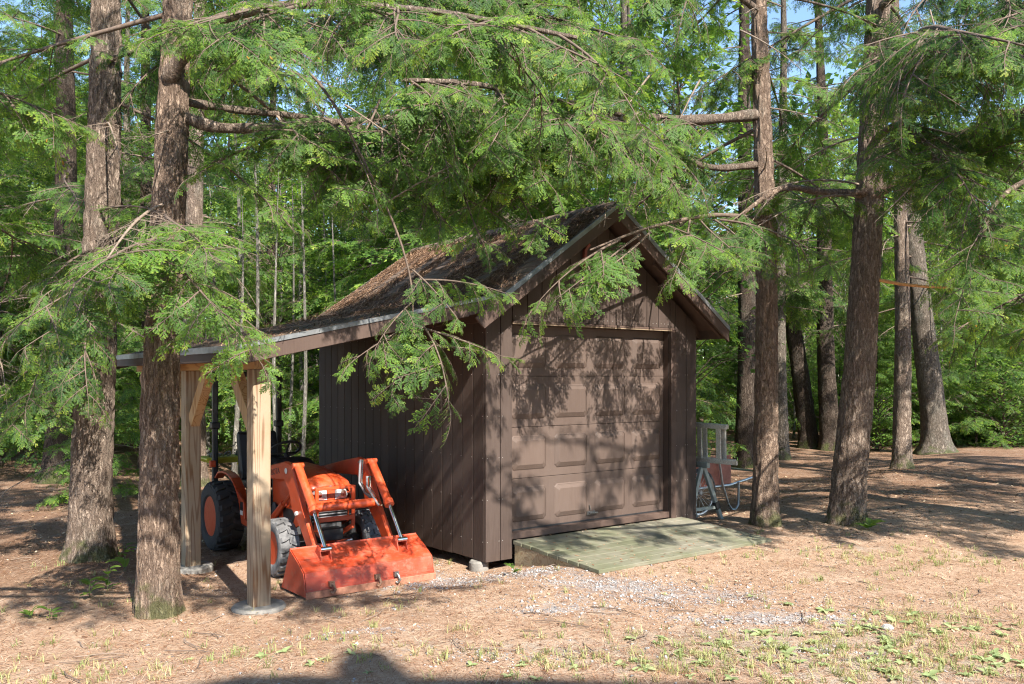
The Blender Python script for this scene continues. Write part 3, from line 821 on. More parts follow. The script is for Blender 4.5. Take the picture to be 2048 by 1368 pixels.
# soffit framing on the right-hand overhang, eave board
m = MB(); m.box(UR - 0.002, UR + 0.02, V0 + 0.029, V1 - 0.029, roof_z(UR) - 0.155, roof_z(UR) - 0.017); part(m, 'eave_board', 'trim', bevel=0.003)
m = MB()
m.prism([(2.2, roof_z(2.2) - 0.16), (UR - 0.005, roof_z(UR) - 0.14), (UR - 0.005, roof_z(UR) - 0.05), (2.2, roof_z(2.2) - 0.05)], V0 + 0.10, V0 + 0.14, 'y')
m.prism([(0.05, roof_z(0.05) - 0.14), (RU, RZ - 0.14), (RU, RZ - 0.05), (0.05, roof_z(0.05) - 0.05)], V0 + 0.10, V0 + 0.14, 'y')
part(m, 'lookout_rafter', 'trim')
for k in range(9):
    vv = 0.15 + k * 0.46
    m = MB(); m.prism([(W_ + .001, roof_z(W_) - 0.15), (UR - 0.004, roof_z(UR) - 0.13), (UR - 0.004, roof_z(UR) - 0.047), (W_ + .001, roof_z(W_) - 0.047)], vv, vv + 0.04, 'y'); part(m, 'rafter_tail', 'trim')
# shingles on the left slope
clen = math.hypot(1, RS)
course = 0.125                                       # exposure along the slope
ncs = int((RU - 0.0) * clen / course)
ex = course / clen
shw = 0.30
def shingle_mesh(w):
    m = MB(); L = 0.30 / clen
    m.add([(0, 0, 0.006), (w, 0, 0.006), (w, 0, 0), (0, 0, 0), (0, 0, 0)], [])
    return m
_me_cache = {}
def shingle(uu, v0, v1, par, jit):
    """one tab: lower edge at uu, a thick butt edge, lying on the course below"""
    m = MB(); L = ex * 1.55; th = 0.011 + jit
    a = (uu, roof_z(uu) + th); b = (min(uu + L, RU), roof_z(min(uu + L, RU)) + 0.001)
    m.prism([a, b, (b[0], b[1] - 0.004), (a[0], a[1] - 0.011)], v0 + 0.003, v1 - 0.003, 'y')
    return part(m, 'shingle', 'shingle', par)
count = 0
for c in range(ncs):
    uu = 0.03 + c * ex
    off = (c % 2) * shw / 2
    v = V0 + 0.01 - off
    while v < V1 - 0.01:
        a, b = max(v, V0 + 0.01), min(v + shw, V1 - 0.01)
        if b - a > 0.05:
            if count < 292: shingle(uu, a, b, roof, rng.uniform(0, 0.006))
            count += 1
        v += shw
m = MB()
for c in range(ncs + 2):
    uu = UR + 0.012 - c * ex
    if uu - ex * 1.2 < RU: break
    for k in range(15):
        a = V0 + 0.012 + k * 0.29; b = min(a + 0.286, V1 - .012)
        p = (uu, roof_z(uu) + 0.011); q = (max(uu - ex * 1.5, RU), roof_z(max(uu - ex * 1.5, RU)) + 0.001)
        m.prism([p, q, (q[0], q[1] - .004), (p[0], p[1] - .011)], a, b, 'y')
o = part(m, 'far_slope_shingles', 'shingle'); o['kind'] = 'stuff'
m = MB()
for k in range(16):
    a = V0 + 0.005 + k * 0.272
    m.prism([(RU - 0.13, roof_z(RU - .13) + 0.008), (RU, RZ + 0.017), (RU + 0.13, roof_z(RU + .13) + 0.008), (RU + 0.13, roof_z(RU + .13) + 0.015), (RU, RZ + 0.026), (RU - 0.13, roof_z(RU - .13) + 0.015)], a, a + 0.29 if k < 15 else V1, 'y')
o = part(m, 'ridge_caps', 'shingle'); o['kind'] = 'stuff'

# lean-to roof
LU0, LZ0, LU1, LZ1 = -2.587, 2.20, 0.02, 2.765
LS = (LZ1 - LZ0) / (LU1 - LU0)
LV0, LV1 = -0.20, 3.98
def lz(u): return LZ0 + LS * (u - LU0)
def lean_slab(u0, u1, v0, v1, top, th):
    m = MB(); m.prism([(u0, lz(u0) + top - th), (u1, lz(u1) + top - th), (u1, lz(u1) + top), (u0, lz(u0) + top)], v0, v1, 'y'); return m
lroof = part(lean_slab(LU0 + .02, LU1 + .1, LV0 + 0.029, LV1 - 0.029, -0.008, 0.018), 'lean_to_deck', 'rafter')
lr2 = part(lean_slab(LU0 + .0, LU1 + .12, LV0 + 0.012, LV1 - 0.012, 0.004, 0.0115), 'lean_to_roofing', 'shingle')
part(lean_slab(LU0, -0.33 + .0, LV0, LV0 + 0.028, -0.010, 0.145), 'fascia_board', 'trim', bevel=0.004)
part(lean_slab(-0.329, -0.02, LV0 + 0.002, LV0 + 0.028, -0.012, 0.135), 'fascia_board', 'trim', bevel=0.004)
part(lean_slab(LU0, LU1 + 0.0, LV1 - 0.028, LV1, -0.010, 0.145), 'fascia_board', 'trim', bevel=0.004)
m = lean_slab(LU0, LU1, LV0 - 0.010, LV0 - 0.002, 0.008, 0.036); m2 = lean_slab(LU0, LU1, LV0 - 0.0105, LV0 + 0.05, 0.010, 0.0015)
m.v, base = m.v + m2.v, len(m.v); m.f += [tuple(i + base for i in f) for f in m2.f]; m.m += m2.m
part(m, 'drip_edge', 'drip')
m = MB(); m.box(LU0 - 0.024, LU0 - 0.001, LV0, LV1, LZ0 - 0.125, LZ0 - 0.012); part(m, 'eave_board', 'trim', bevel=0.004)
m = MB(); m.box(LU0 - 0.034, LU0 - 0.026, LV0, LV1, LZ0 - 0.045, LZ0 + 0.006); m.box(LU0 - 0.034, LU0 + 0.03, LV0 + .001, LV1 - .001, LZ0 + 0.0065, LZ0 + 0.009); part(m, 'drip_edge', 'drip')
for k in range(11):
    vv = 0.0 + k * 0.385
    m = MB(); m.prism([(LU0 + 0.03, lz(LU0 + .03) - 0.11), (-0.001, lz(0) - 0.125), (-0.001, lz(0) - 0.027), (LU0 + 0.03, lz(LU0 + .03) - 0.027)], vv, vv + 0.038, 'y')
    part(m, 'rafter', 'rafter', bevel=0.003)
m = MB(); m.box(-0.045, -0.001, 0.04, D_ - .04, 2.50, 2.598); part(m, 'ledger', 'trim')
BU = -2.28
m = MB(); m.box(BU - 0.07, BU + 0.07, 0.03, 3.93, 2.02, 2.155); part(m, 'beam', 'beam', bevel=0.004)
PV = (0.10, 2.0, 3.35)
for k, vv in enumerate(PV):
    if k == 1: zt = 2.018
    else: zt = 2.018
    m = MB(); m.box(BU - 0.077, BU + 0.077, vv - 0.077, vv + 0.077, 0.015, zt); part(m, 'post', 'post' if k == 0 else 'post2', bevel=0.006)
def brace(v0, z0, v1, z1, u):
    m = MB(); m.bar((u, v0, z0), (u, v1, z1), 0.088, 0.135, up=(0, 0, 1)); 
    part(m, 'knee_brace', 'brace', bevel=0.004)
brace(PV[0] + 0.09, 1.50, PV[0] + 0.56, 1.985, BU); brace(PV[1] - 0.09, 1.50, PV[1] - 0.56, 1.985, BU); brace(PV[1] + 0.09, 1.5, PV[1] + 0.55, 1.985, BU); brace(PV[2] + 0.09, 1.5, PV[2] + 0.50, 1.985, BU)
# faded red bow on the gable
m = MB()
pts = [(1.27 + 0.66 * t, -0.03, 3.12 + 0.055 * math.sin(math.pi * t)) for t in np.linspace(0, 1, 9)]
m.tube(pts, 0.02, 6); m.bar((1.285, -0.03, 3.10), (1.30, -0.03, 3.34), 0.035, 0.035, up=(0, 1, 0)); m.bar((1.915, -0.03, 3.08), (1.885, -0.03, 3.33), 0.035, 0.035, up=(0, 1, 0))
m.bar((1.30, -0.03, 3.33), (1.36, -0.03, 3.40), 0.03, 0.03, up=(0, 1, 0))
bow = m.build('red_wooden_bow', M['red_wood']); bow.location = S0; bow.rotation_euler = (0, 0, SRZ)
tag(bow, 'faded red wooden bow frame hung on the shed gable under the ridge', 'ornament')

# concrete piers and footings
def cyl_thing(name, u, v, r, z0, z1, label, cat, group=None, n=28, rough=0.006):
    p = SP(u, v, 0); m = MB()
    m.lathe([(r, z0), (r * 1.0, z1 - 0.02), (r - 0.015, z1)], n)
    m.v = [(x + rough * noise.noise(Vector((x * 9, y * 9, z * 9))), y + rough * noise.noise(Vector((x * 9, y * 9, z * 9 + 5))), z) for x, y, z in m.v]
    o = m.build(name, M['concrete'], smooth=True); o.location = (p.x, p.y, 0)
    return tag(o, label, cat, group)
cyl_thing('concrete_footing', BU, PV[0], 0.225, -0.2, 0.026, 'low round concrete footing under the front lean-to post', 'footing')
cyl_thing('concrete_footing', BU, PV[1], 0.22, -0.2, 0.033, 'round concrete footing under the second lean-to post, beside the big trunk', 'footing')
cyl_thing('concrete_footing', BU, PV[2], 0.22, -0.2, 0.033, 'round concrete footing under the rearmost lean-to post', 'footing')
cyl_thing('concrete_pier', 0.03, 0.16, 0.10, -0.2, 0.097, 'stubby concrete pier under the shed corner next to the bucket', 'pier')
for (a, b) in ((0.1, 1.95), (0.1, 3.75)):
    cyl_thing('concrete_pier', a, b, 0.10, -0.2, 0.097, 'concrete pier %s under the dark side wall of the shed' % ('midway' if b < 2.5 else 'at the back corner'), 'pier')

# ------------------------------------------------------------------ plank ramp
ramp = empty('loading_ramp', S0, SRZ, 'low weathered plank ramp, greenish, sloping down from the shed door', 'ramp')
RL, RU0, RU1 = 1.30, 0.34, 2.86
RZ0, RZ1 = 0.285, 0.215
nbp = 9
for i in range(nbp):
    t0, t1 = i / nbp, (i + 1) / nbp
    v0, v1 = -RL * t0 - 0.002, -RL * t1 + 0.004
    z0, z1 = RZ0 + (RZ1 - RZ0) * t0, RZ0 + (RZ1 - RZ0) * t1
    j = rng.uniform(-0.012, 0.012)
    m = MB(); m.prism([(v0, z0 - 0.038), (v1, z1 - 0.038), (v1, z1), (v0, z0)], RU0 + j, RU1 + rng.uniform(-0.01, 0.01), 'x')
    m.build('plank', M['ramp'], ramp, bevel=0.004)
for uu in (RU0 + 0.015, (RU0 + RU1) / 2, RU1 - 0.055):
    m = MB(); m.prism([(-0.01, 0.02), (-RL + 0.10, 0.13), (-RL + 0.02, RZ1 - 0.040), (-0.01, RZ0 - 0.040)], uu, uu + 0.04, 'x')
    m.build('stringer', M['ramp_side'], ramp, bevel=0.003)

# ------------------------------------------------------------------ the tractor (x across, y back, z up)
TU = -1.17
tr = empty('tractor', SP(TU, 0, -0.03), SRZ, 'orange compact tractor with front loader parked nose out under the lean-to', 'tractor')
def tp(mb, name, mat, parent=None, **k):
    return mb.build(name, [M[x] for x in mat] if isinstance(mat, (list, tuple)) else M[mat], parent or tr, **k)

def tyre(x, y, r, w, rr, lug, mat, side):
    """industrial tyre with staggered bars; rim as its sub-part"""
    m = MB(); h = w / 2
    prof = [(rr, -h * 0.80), (rr + 0.03, -h * 0.98), (r * 0.86, -h), (r * 0.95, -h * 0.93), (r - 0.012, -h * 0.72), (r - 0.006, 0), (r - 0.012, h * 0.72), (r * 0.95, h * 0.93), (r * 0.86, h), (rr + 0.03, h * 0.98), (rr, h * 0.80), (rr - 0.012, 0)]
    m.lathe([(a, b) for a, b in prof], 44, 'x', close=True)
    n = lug
    for k in range(n):
        for s in (-1, 1):
            a0 = 2 * math.pi * (k + (0.5 if s > 0 else 0)) / n
            # a bar that starts near the middle of the tread, bends and runs out on the shoulder
            path = [(-0.08 * h * s, 0.0), (0.45 * h * s, 0.10), (0.78 * h * s, 0.13), (1.0 * h * s, 0.14)]
            hw = math.pi / n * 0.46
            for q in range(3):
                (xa, da), (xb, db) = path[q], path[q + 1]
                ra = r + 0.012 if q < 2 else r + 0.008; rb = r + 0.012 if q < 1 else (r + 0.008 if q < 2 else r * 0.90)
                ia = r - 0.03; ib = r - 0.03 if q < 2 else r * 0.84
                vs = []
                for (xx, dd, ro, ri) in ((xa, da, ra, ia), (xb, db, rb, ib)):
                    for (aa, rad) in ((a0 + dd - hw, ri), (a0 + dd + hw, ri), (a0 + dd + hw, ro), (a0 + dd - hw, ro)):
                        vs.append((xx, rad * math.cos(aa), rad * math.sin(aa)))
                m.add(vs, [(0, 1, 2, 3), (7, 6, 5, 4), (0, 4, 5, 1), (1, 5, 6, 2), (2, 6, 7, 3), (3, 7, 4, 0)])
    t = tp(m, 'tyre', mat, smooth=True, angle=35); t.location = (x, y, r + 0.012)
    m = MB()
    s = side
    m.lathe([(rr + 0.012, s * h * 0.86), (rr - 0.004, s * h * 0.80), (rr - 0.02, s * h * 0.45), (rr * 0.55, s * h * 0.30), (rr * 0.45, s * h * 0.45), (rr * 0.2, s * h * 0.5), (0.01, s * h * 0.5)], 32, 'x')
    for k in range(5):
        a = 2 * math.pi * k / 5; m.tube([(s * h * 0.36, rr * .36 * math.cos(a), rr * .36 * math.sin(a)), (s * h * 0.56, rr * .36 * math.cos(a), rr * .36 * math.sin(a))], 0.012, 6)
    tp(m, 'rim', 'orange', t, smooth=True)
    return t
tyre(-0.46, 1.25, 0.275, 0.21, 0.155, 17, 'rubber_dusty', -1)
tyre(0.46, 1.25, 0.275, 0.21, 0.155, 17, 'rubber_dusty', 1)
tyre(-0.50, 2.90, 0.385, 0.30, 0.215, 19, 'rubber', -1)
tyre(0.50, 2.90, 0.385, 0.30, 0.215, 19, 'rubber', 1)

# chassis and drive line
m = MB(); m.box(-0.15, 0.15, 1.12, 3.2, 0.30, 0.52); m.box(-0.11, 0.11, 1.3, 1.95, 0.24, 0.30); m.box(-0.2, 0.2, 2.5, 3.1, 0.30, 0.62)
m.tube([(-0.42, 2.9, 0.397), (0.42, 2.9, 0.397)], 0.09, 14)
tp(m, 'chassis', 'engine', bevel=0.012)
m = MB(); m.bar((-0.40, 1.25, 0.27), (0.40, 1.25, 0.27), 0.09, 0.08); m.box(-0.08, 0.08, 1.13, 1.37, 0.20, 0.34)
for s in (-1, 1):
    m.lathe([(0.06, -0.04), (0.075, 0.0), (0.06, 0.05), (0.03, 0.07)], 14, 'x', (s * 0.34, 1.25, 0.28))
    m.tube([(s * 0.34, 1.25, 0.34), (s * 0.33, 1.26, 0.46)], 0.035, 10)
tp(m, 'front_axle', 'engine', bevel=0.006)
m = MB(); m.tube([(-0.24, 1.13, 0.30), (-0.05, 1.12, 0.29), (0.1, 1.12, 0.29), (0.26, 1.13, 0.30)], 0.022, 10); m.box(-0.06, 0.04, 1.05, 1.13, 0.25, 0.33)
tp(m, 'steering_ram', 'chrome', smooth=True)

# hood: lofted sections from the nose to the cowl
def loft(sections, m, mi=0):
    n = len(sections[0]); i0 = len(m.v)
    for s_ in sections: m.v += [tuple(p) for p in s_]
    for i in range(len(sections) - 1):
        for k in range(n - 1):
            m.f.append((i0 + i * n + k, i0 + i * n + k + 1, i0 + (i + 1) * n + k + 1, i0 + (i + 1) * n + k)); m.m.append(mi)
def hood_sec(y, w, zb, zt, crown=0.04, sh=0.09):
    return [(-w, y, zb), (-w * 1.02, y, zb + (zt - sh - zb) * 0.6), (-w, y, zt - sh), (-w * 0.93, y, zt - sh * 0.42), (-w * 0.75, y, zt - sh * 0.1), (-w * 0.4, y, zt + crown * 0.5), (0, y, zt + crown * 0.7),
            (w * 0.4, y, zt + crown * 0.5), (w * 0.75, y, zt - sh * 0.1), (w * 0.93, y, zt - sh * 0.42), (w, y, zt - sh), (w * 1.02, y, zt - sh * 1 - (zt - sh - zb) * 0.4), (w, y, zb)]
m = MB()
secs = [hood_sec(1.075, 0.19, 0.845, 0.875, 0.015, 0.02), hood_sec(1.09, 0.225, 0.80, 0.90, 0.02, 0.05), hood_sec(1.14, 0.25, 0.72, 0.935, 0.03, 0.07), hood_sec(1.25, 0.262, 0.66, 0.965, 0.035),
        hood_sec(1.45, 0.268, 0.64, 0.995), hood_sec(1.70, 0.27, 0.63, 1.02), hood_sec(1.92, 0.27, 0.62, 1.03)]
loft(secs, m); m.poly(secs[0]); m.poly(list(reversed(secs[-1])))
hood = tp(m, 'hood', 'orange', smooth=True, angle=40)
m = MB(); m.lathe([(0.024, 0), (0.024, 0.006), (0.016, 0.009)], 16, 'y', (0.0, 1.066, 0.862)); e = tp(m, 'emblem', 'chain', hood, smooth=True)
m = MB(); m.box(-0.05, 0.05, 1.30, 1.36, 0.994, 0.999); tp(m, 'hood_badge', 'rust', hood)
# nose: lamps left and right of a narrow body-coloured bridge, grille below
for s in (-1, 1):
    m = MB()
    pts = [(s * 0.045, 0.742), (s * 0.20, 0.738), (s * 0.238, 0.79), (s * 0.228, 0.858), (s * 0.12, 0.866), (s * 0.05, 0.845)]
    inner = [(x * 0.985, z * 0.99 + 0.008) for x, z in pts]
    def yy(x): return 1.075 + 1.3 * max(0, abs(x) - 0.10) ** 2 * 4
    n_ = len(pts)
    for k in range(n_):
        k2 = (k + 1) % n_; a, b = pts[k], pts[k2]; c, d = inner[k], inner[k2]
        m.poly([(a[0], yy(a[0]) + .02, a[1]), (b[0], yy(b[0]) + .02, b[1]), (d[0], yy(d[0]) - .018, d[1]), (c[0], yy(c[0]) - .018, c[1])])
    cx = sum(q[0] for q in inner) / n_; cz = sum(q[1] for q in inner) / n_
    for k in range(n_):
        c, d = inner[k], inner[(k + 1) % n_]
        m.poly([(c[0], yy(c[0]) - .018, c[1]), (d[0], yy(d[0]) - .018, d[1]), (cx, yy(cx) - .028, cz)])
    hl = tp(m, 'headlight', 'lamp')
    m = MB(); m.lathe([(0.03, 0), (0.022, 0.004), (0.008, 0.001)], 14, 'y', (s * 0.13, 1.046, 0.80)); tp(m, 'reflector', 'chrome', hl, smooth=True)
m = MB(); m.box(-0.21, 0.21, 1.10, 1.2, 0.50, 0.73); tp(m, 'grille', 'black', bevel=0.012)
m = MB()
for k in range(6): m.box(-0.19, 0.19, 1.085, 1.10, 0.525 + k * 0.03, 0.538 + k * 0.03)
tp(m, 'grille_bars', 'hose', bevel=0.003)
m = MB(); m.prism([(-0.235, 0.715), (0.235, 0.715), (0.235, 0.735), (-0.235, 0.735)], 1.045, 1.14, 'y'); m.prism([(-0.038, 0.736), (0.038, 0.736), (0.045, 0.85), (-0.045, 0.85)], 1.056, 1.14, 'y'); m.prism([(-0.22, 0.675), (0.22, 0.675), (0.225, 0.70), (-0.225, 0.70)], 1.062, 1.14, 'y')
tp(m, 'nose_trim', 'orange', bevel=0.004)
for s in (-1, 1):
    m = MB(); x0, x1 = (s * 0.262, s * 0.278) if s > 0 else (-0.278, -0.262)
    m.prism([(1.20, 0.66), (1.75, 0.64), (1.75, 0.40), (1.45, 0.38), (1.22, 0.48)], x0, x1, 'x'); sp = tp(m, 'side_panel', 'orange', bevel=0.006)
    m = MB(); a, b = (s * 0.2785, s * 0.284) if s > 0 else (-0.284, -0.2785)
    m.prism([(1.27, 0.63), (1.62, 0.62), (1.60, 0.50), (1.36, 0.49)], a, b, 'x'); tp(m, 'side_vent', 'black', sp)
# engine bits seen below the panels
m = MB(); m.box(-0.24, 0.24, 1.4, 1.9, 0.36, 0.60)
for k in range(4): m.tube([(-0.30, 1.80 + 0.03 * math.cos(a) + 0.012 * k, 0.52 + 0.13 * math.sin(a)) for a in np.linspace(0, 6.28, 12)], 0.010, 5, cap=False)
tp(m, 'engine', 'engine', bevel=0.01)
m = MB(); m.box(-0.12, 0.10, 0.98, 1.12, 0.34, 0.46); tp(m, 'battery_box', 'black', bevel=0.008)
# cowl, dash, wheel, seat
m = MB(); secs = [hood_sec(1.93, 0.26, 0.6, 1.03), hood_sec(2.02, 0.24, 0.6, 1.09, 0.03), hood_sec(2.14, 0.17, 0.62, 1.06, 0.02)]
loft(secs, m); m.poly(list(reversed(secs[-1]))); m.poly(secs[0]); tp(m, 'dashboard', 'black', smooth=True, angle=45)
C = Vector((0.0, 2.26, 1.17)); ax = Vector((0, 0.55, 0.83)).normalized(); e1 = Vector((1, 0, 0)); e2 = ax.cross(e1)
m = MB(); ring = [C + (e1 * math.cos(a) + e2 * math.sin(a)) * 0.175 for a in np.linspace(0, 2 * math.pi, 33)]
m.tube(ring, 0.015, 8, cap=False)
for a in (0.5, 2.6, 4.7): m.tube([C - ax * 0.05, C + (e1 * math.cos(a) + e2 * math.sin(a)) * 0.17], 0.011, 6)
m.tube([C - ax * 0.06, Vector((0, 2.07, 0.95))], 0.028, 10)
tp(m, 'steering_wheel', 'black', smooth=True)
m = MB(); m.prism([(2.62, 0.70), (3.02, 0.68), (3.05, 0.78), (2.62, 0.80)], -0.24, 0.24, 'x'); m.prism([(2.98, 0.78), (3.08, 0.74), (3.20, 1.28), (3.16, 1.34), (3.10, 1.32)], -0.235, 0.235, 'x')
tp(m, 'seat', 'black', bevel=0.04, seg=3, smooth=True)
m = MB(); m.tube([(-0.30, 2.62, 0.62), (-0.31, 2.6, 0.88)], 0.010, 6); m.lathe([(0.01, 0), (0.022, 0.015), (0.01, 0.04)], 8, 'z', (-0.31, 2.6, 0.87)); m.tube([(-0.33, 2.75, 0.62), (-0.35, 2.78, 0.84)], 0.010, 6); m.tube([(-0.27, 2.5, 0.6), (-0.29, 2.42, 0.78)], 0.009, 6)
for k in range(5): m.tube([(-0.30, 2.5 + 0.1 * k, 0.60), (-0.27 - 0.02 * k, 2.55 + 0.1 * k, 0.72), (-0.24, 2.66 + 0.1 * k, 0.66)], 0.014, 6)
tp(m, 'lever', 'black', smooth=True)
for s in (-1, 1):
    # fender: an arc over the inside of the rear wheel that runs down into the step
    m = MB(); xi, xo = s * 0.335, s * 0.44
    arc = [(3.34, 0.78), (3.24, 0.85), (3.08, 0.875), (2.92, 0.865), (2.76, 0.82), (2.62, 0.73), (2.52, 0.62), (2.46, 0.50), (2.43, 0.40)]
    for q in range(len(arc) - 1):
        a, b = arc[q], arc[q + 1]
        m.bar(((xi + xo) / 2, a[0], a[1]), ((xi + xo) / 2, b[0], b[1]), 0.105, 0.022, up=(1, 0, 0) if False else (0, 0.01, 1))
    inn = [(y_, z_) for y_, z_ in arc] + [(2.40, 0.36), (2.2, 0.34), (2.2, 0.44), (2.34, 0.58), (2.50, 0.60), (2.58, 0.78) if False else (2.56, 0.60)]
    m.prism([(2.47, 0.66), (2.60, 0.72), (2.52, 0.62), (2.43, 0.36), (2.12, 0.33), (2.12, 0.37), (2.32, 0.42), (2.36, 0.60)], min(xo - s * .03, xo), max(xo - s * .03, xo), 'x')
    fd = tp(m, 'fender', 'orange', bevel=0.004)
    m = MB(); x = xo + s * 0.0015
    m.box(min(x, x + s * .002), max(x, x + s * .002), 2.37, 2.455, 0.505, 0.60); tp(m, 'decal', 'black', fd)
    m = MB(); m.box(min(x, x + s * .002), max(x, x + s * .002), 2.37, 2.455, 0.455, 0.503); tp(m, 'decal', 'white', fd)
    m = MB(); m.box(min(s * .16, xo), max(s * .16, xo), 2.02, 2.42, 0.335, 0.355); tp(m, 'step', 'black', bevel=0.006)
    # roll bar post
for s in (-1, 1):
    m = MB(); m.bar((s * 0.40, 3.45, 0.5), (s * 0.40, 3.45, 2.0), 0.065, 0.06, up=(0, 1, 0)); m.box(s * 0.40 - .05, s * 0.40 + .05, 3.40, 3.50, 1.36, 1.44)
    tp(m, 'roll_bar_post', 'black', bevel=0.012)
m = MB(); m.bar((-0.43, 3.47, 2.02), (0.43, 3.47, 2.02), 0.065, 0.06); tp(m, 'roll_bar_top', 'black', bevel=0.02)
# yellow tray with a heap of chain on the back
m = MB(); m.prism([(-0.42, 0.93), (0.36, 0.93), (0.40, 0.99), (0.38, 1.0), (-0.45, 1.0), (-0.47, 0.985)], 3.56, 3.92, 'y'); m.box(-0.1, 0.1, 3.3, 3.56, 0.90, 0.93); tray = tp(m, 'carrier_tray', 'yellow', bevel=0.01)
m = MB(); r2 = random.Random(4)
for k in range(46):
    c = Vector((r2.uniform(-0.4, 0.05), r2.uniform(3.62, 3.86), 1.012 + abs(r2.gauss(0, 0.016)))); a = r2.uniform(0, 6.28); d = Vector((math.cos(a), math.sin(a), r2.uniform(-.5, .5))).normalized(); q = d.orthogonal().normalized()
    m.tube([c + d * 0.026 * math.cos(w) + q * 0.014 * math.sin(w) for w in np.linspace(0, 6.283, 9)], 0.0055, 5, cap=False)
o = tp(m, 'chain_heap', 'chain', tray, smooth=True); o['kind'] = 'stuff'
m = MB(); m.box(-0.47, -0.40, 3.40, 3.46, 0.90, 0.98); tp(m, 'tail_lamp', m_plain and 'orange', bevel=0.008)

# loader: towers, arms, cylinders, cross tube, hoses
for s in (-1, 1):
    x = s * 0.40
    m = MB(); m.prism([(1.78, 0.34), (2.05, 0.34), (2.16, 0.90), (2.10, 0.98), (2.00, 0.96), (1.92, 0.70)], x - 0.04, x + 0.04, 'x'); m.box(min(x, s * .14), max(x, s * .14), 1.82, 1.98, 0.36, 0.46)
    tp(m, 'loader_tower', 'orange', bevel=0.008)
    m = MB()
    # boom plate: rear pivot, rising to the knee, wide gusset, down to the bucket pin
    up = [(2.15, 0.86), (2.15, 0.96), (1.60, 1.07), (1.22, 1.135), (1.04, 1.12), (0.97, 1.03), (0.82, 0.74), (0.62, 0.46), (0.47, 0.24), (0.40, 0.20), (0.38, 0.28), (0.385, 0.30), (0.44, 0.335), (0.60, 0.60)]
    side = [(2.15, 0.86), (2.15, 0.965), (1.60, 1.075), (1.22, 1.14), (1.05, 1.12), (0.97, 1.02), (0.80, 0.74), (0.45, 0.30), (0.39, 0.22), (0.46, 0.17), (0.55, 0.23), (0.84, 0.52), (1.04, 0.68), (1.12, 0.86), (1.24, 0.95), (1.65, 0.93)]
    m.prism(side, x - 0.027, x + 0.027, 'x')
    arm = tp(m, 'loader_arm', 'orange', bevel=0.010)
    m = MB(); m.lathe([(0.03, 0), (0.03, 0.004)], 18, 'x', (x + 0.0275, 1.18, 1.05) if s > 0 else (x - 0.0315, 1.18, 1.05)); m.lathe([(0.02, 0), (0.02, 0.1)], 14, 'x', (x - 0.05, 0.90, 0.66))
    tp(m, 'badge', 'rust' if s > 0 else 'white', arm)
    # bucket cylinder on the front edge of the arm
    a, b, c = Vector((x, 0.985, 1.10)), Vector((x, 0.60, 0.69)), Vector((x, 0.355, 0.385))
    off = Vector((0, -0.035, 0.02)); a += off; b += off; c += off
    m = MB(); m.tube([a, b - (b - a).normalized() * .06], 0.042, 16); m.tube([b - (b - a).normalized() * .06, b], 0.050, 16); m.tube([a + Vector((-0.055, 0, 0)), a + Vector((0.055, 0, 0))], 0.026, 12)
    tp(m, 'bucket_cylinder', 'orange', smooth=True, angle=40)
    m = MB(); m.tube([b, c], 0.019, 14); m.tube([c + Vector((-.05, 0, 0)), c + Vector((.05, 0, 0))], 0.022, 12); tp(m, 'cylinder_rod', 'chrome', smooth=True, angle=40)
    m = MB(); m.tube([(x * 0.80, 1.92, 0.42), (x * 0.80, 1.5, 0.68)], 0.034, 14); m.tube([(x * 0.80, 1.5, 0.68), (x * 0.80, 1.25, 0.84)], 0.018, 12); tp(m, 'lift_cylinder', 'orange', smooth=True, angle=40)
    # bracket ears on the bucket
    m = MB()
    for dx in (-0.05, 0.05):
        m.prism([(0.28, 0.26), (0.33, 0.42), (0.38, 0.44), (0.46, 0.34), (0.42, 0.27)], x + dx - 0.006, x + dx + 0.006, 'x')
    m.tube([(x - .06, 0.43, 0.28), (x + .06, 0.43, 0.28)], 0.02, 10); m.tube([(x - .06, 0.355, 0.40), (x + .06, 0.355, 0.40)], 0.016, 10)
    tp(m, 'bucket_bracket', 'bucket', bevel=0.003)
m = MB(); m.tube([(-0.365, 0.76, 0.72), (0.365, 0.76, 0.72)], 0.045, 16); tp(m, 'cross_tube', 'orange', smooth=True, angle=40)
m = MB()
g = [(-0.20, 0.96, 0.87), (0.20, 0.96, 0.87)]
m.bar((-0.21, 0.96, 0.87), (0.21, 0.96, 0.87), 0.03, 0.03); m.bar((-0.21, 0.96, 0.56), (0.21, 0.96, 0.56), 0.035, 0.045)
for s in (-1, 1):
    m.bar((s * 0.20, 0.96, 0.885), (s * 0.20, 0.97, 0.47), 0.035, 0.03, up=(0, 1, 0)); m.bar((s * 0.20, 0.97, 0.47), (s * 0.10, 1.08, 0.38), 0.04, 0.05, up=(0, 0, 1)); m.bar((s * .2, .96, .80), (s * .2, 1.1, .80), 0.012, 0.02)
tp(m, 'brush_guard', 'orange', bevel=0.004)
for k, dx in enumerate((0.0, 0.03)):
    m = MB()
    x = 0.40 - 0.05 - dx
    m.tube([(x, 1.08, 1.10), (x - .03, 0.98, 1.13), (x - .05, 0.96, 1.02), (x - .05, 0.97, 0.90), (x - .02, 0.90, 0.80), (x, 0.82, 0.76)], 0.011, 8)
    m.tube([(x + .05, 0.93, 0.95), (x - .02, 0.86, 0.97), (x - .04, 0.82, 0.88), (x, 0.74, 0.76), (x + .01, 0.66, 0.70)], 0.011, 8)
    tp(m, 'hose', 'chrome' if k == 0 else 'hose', smooth=True)
m = MB(); m.tube([(-0.35, 1.1, 1.02), (-0.30, 1.0, 0.95), (-0.31, 0.9, 0.80), (-0.33, 0.8, 0.72)], 0.011, 8); tp(m, 'hose', 'black', smooth=True)
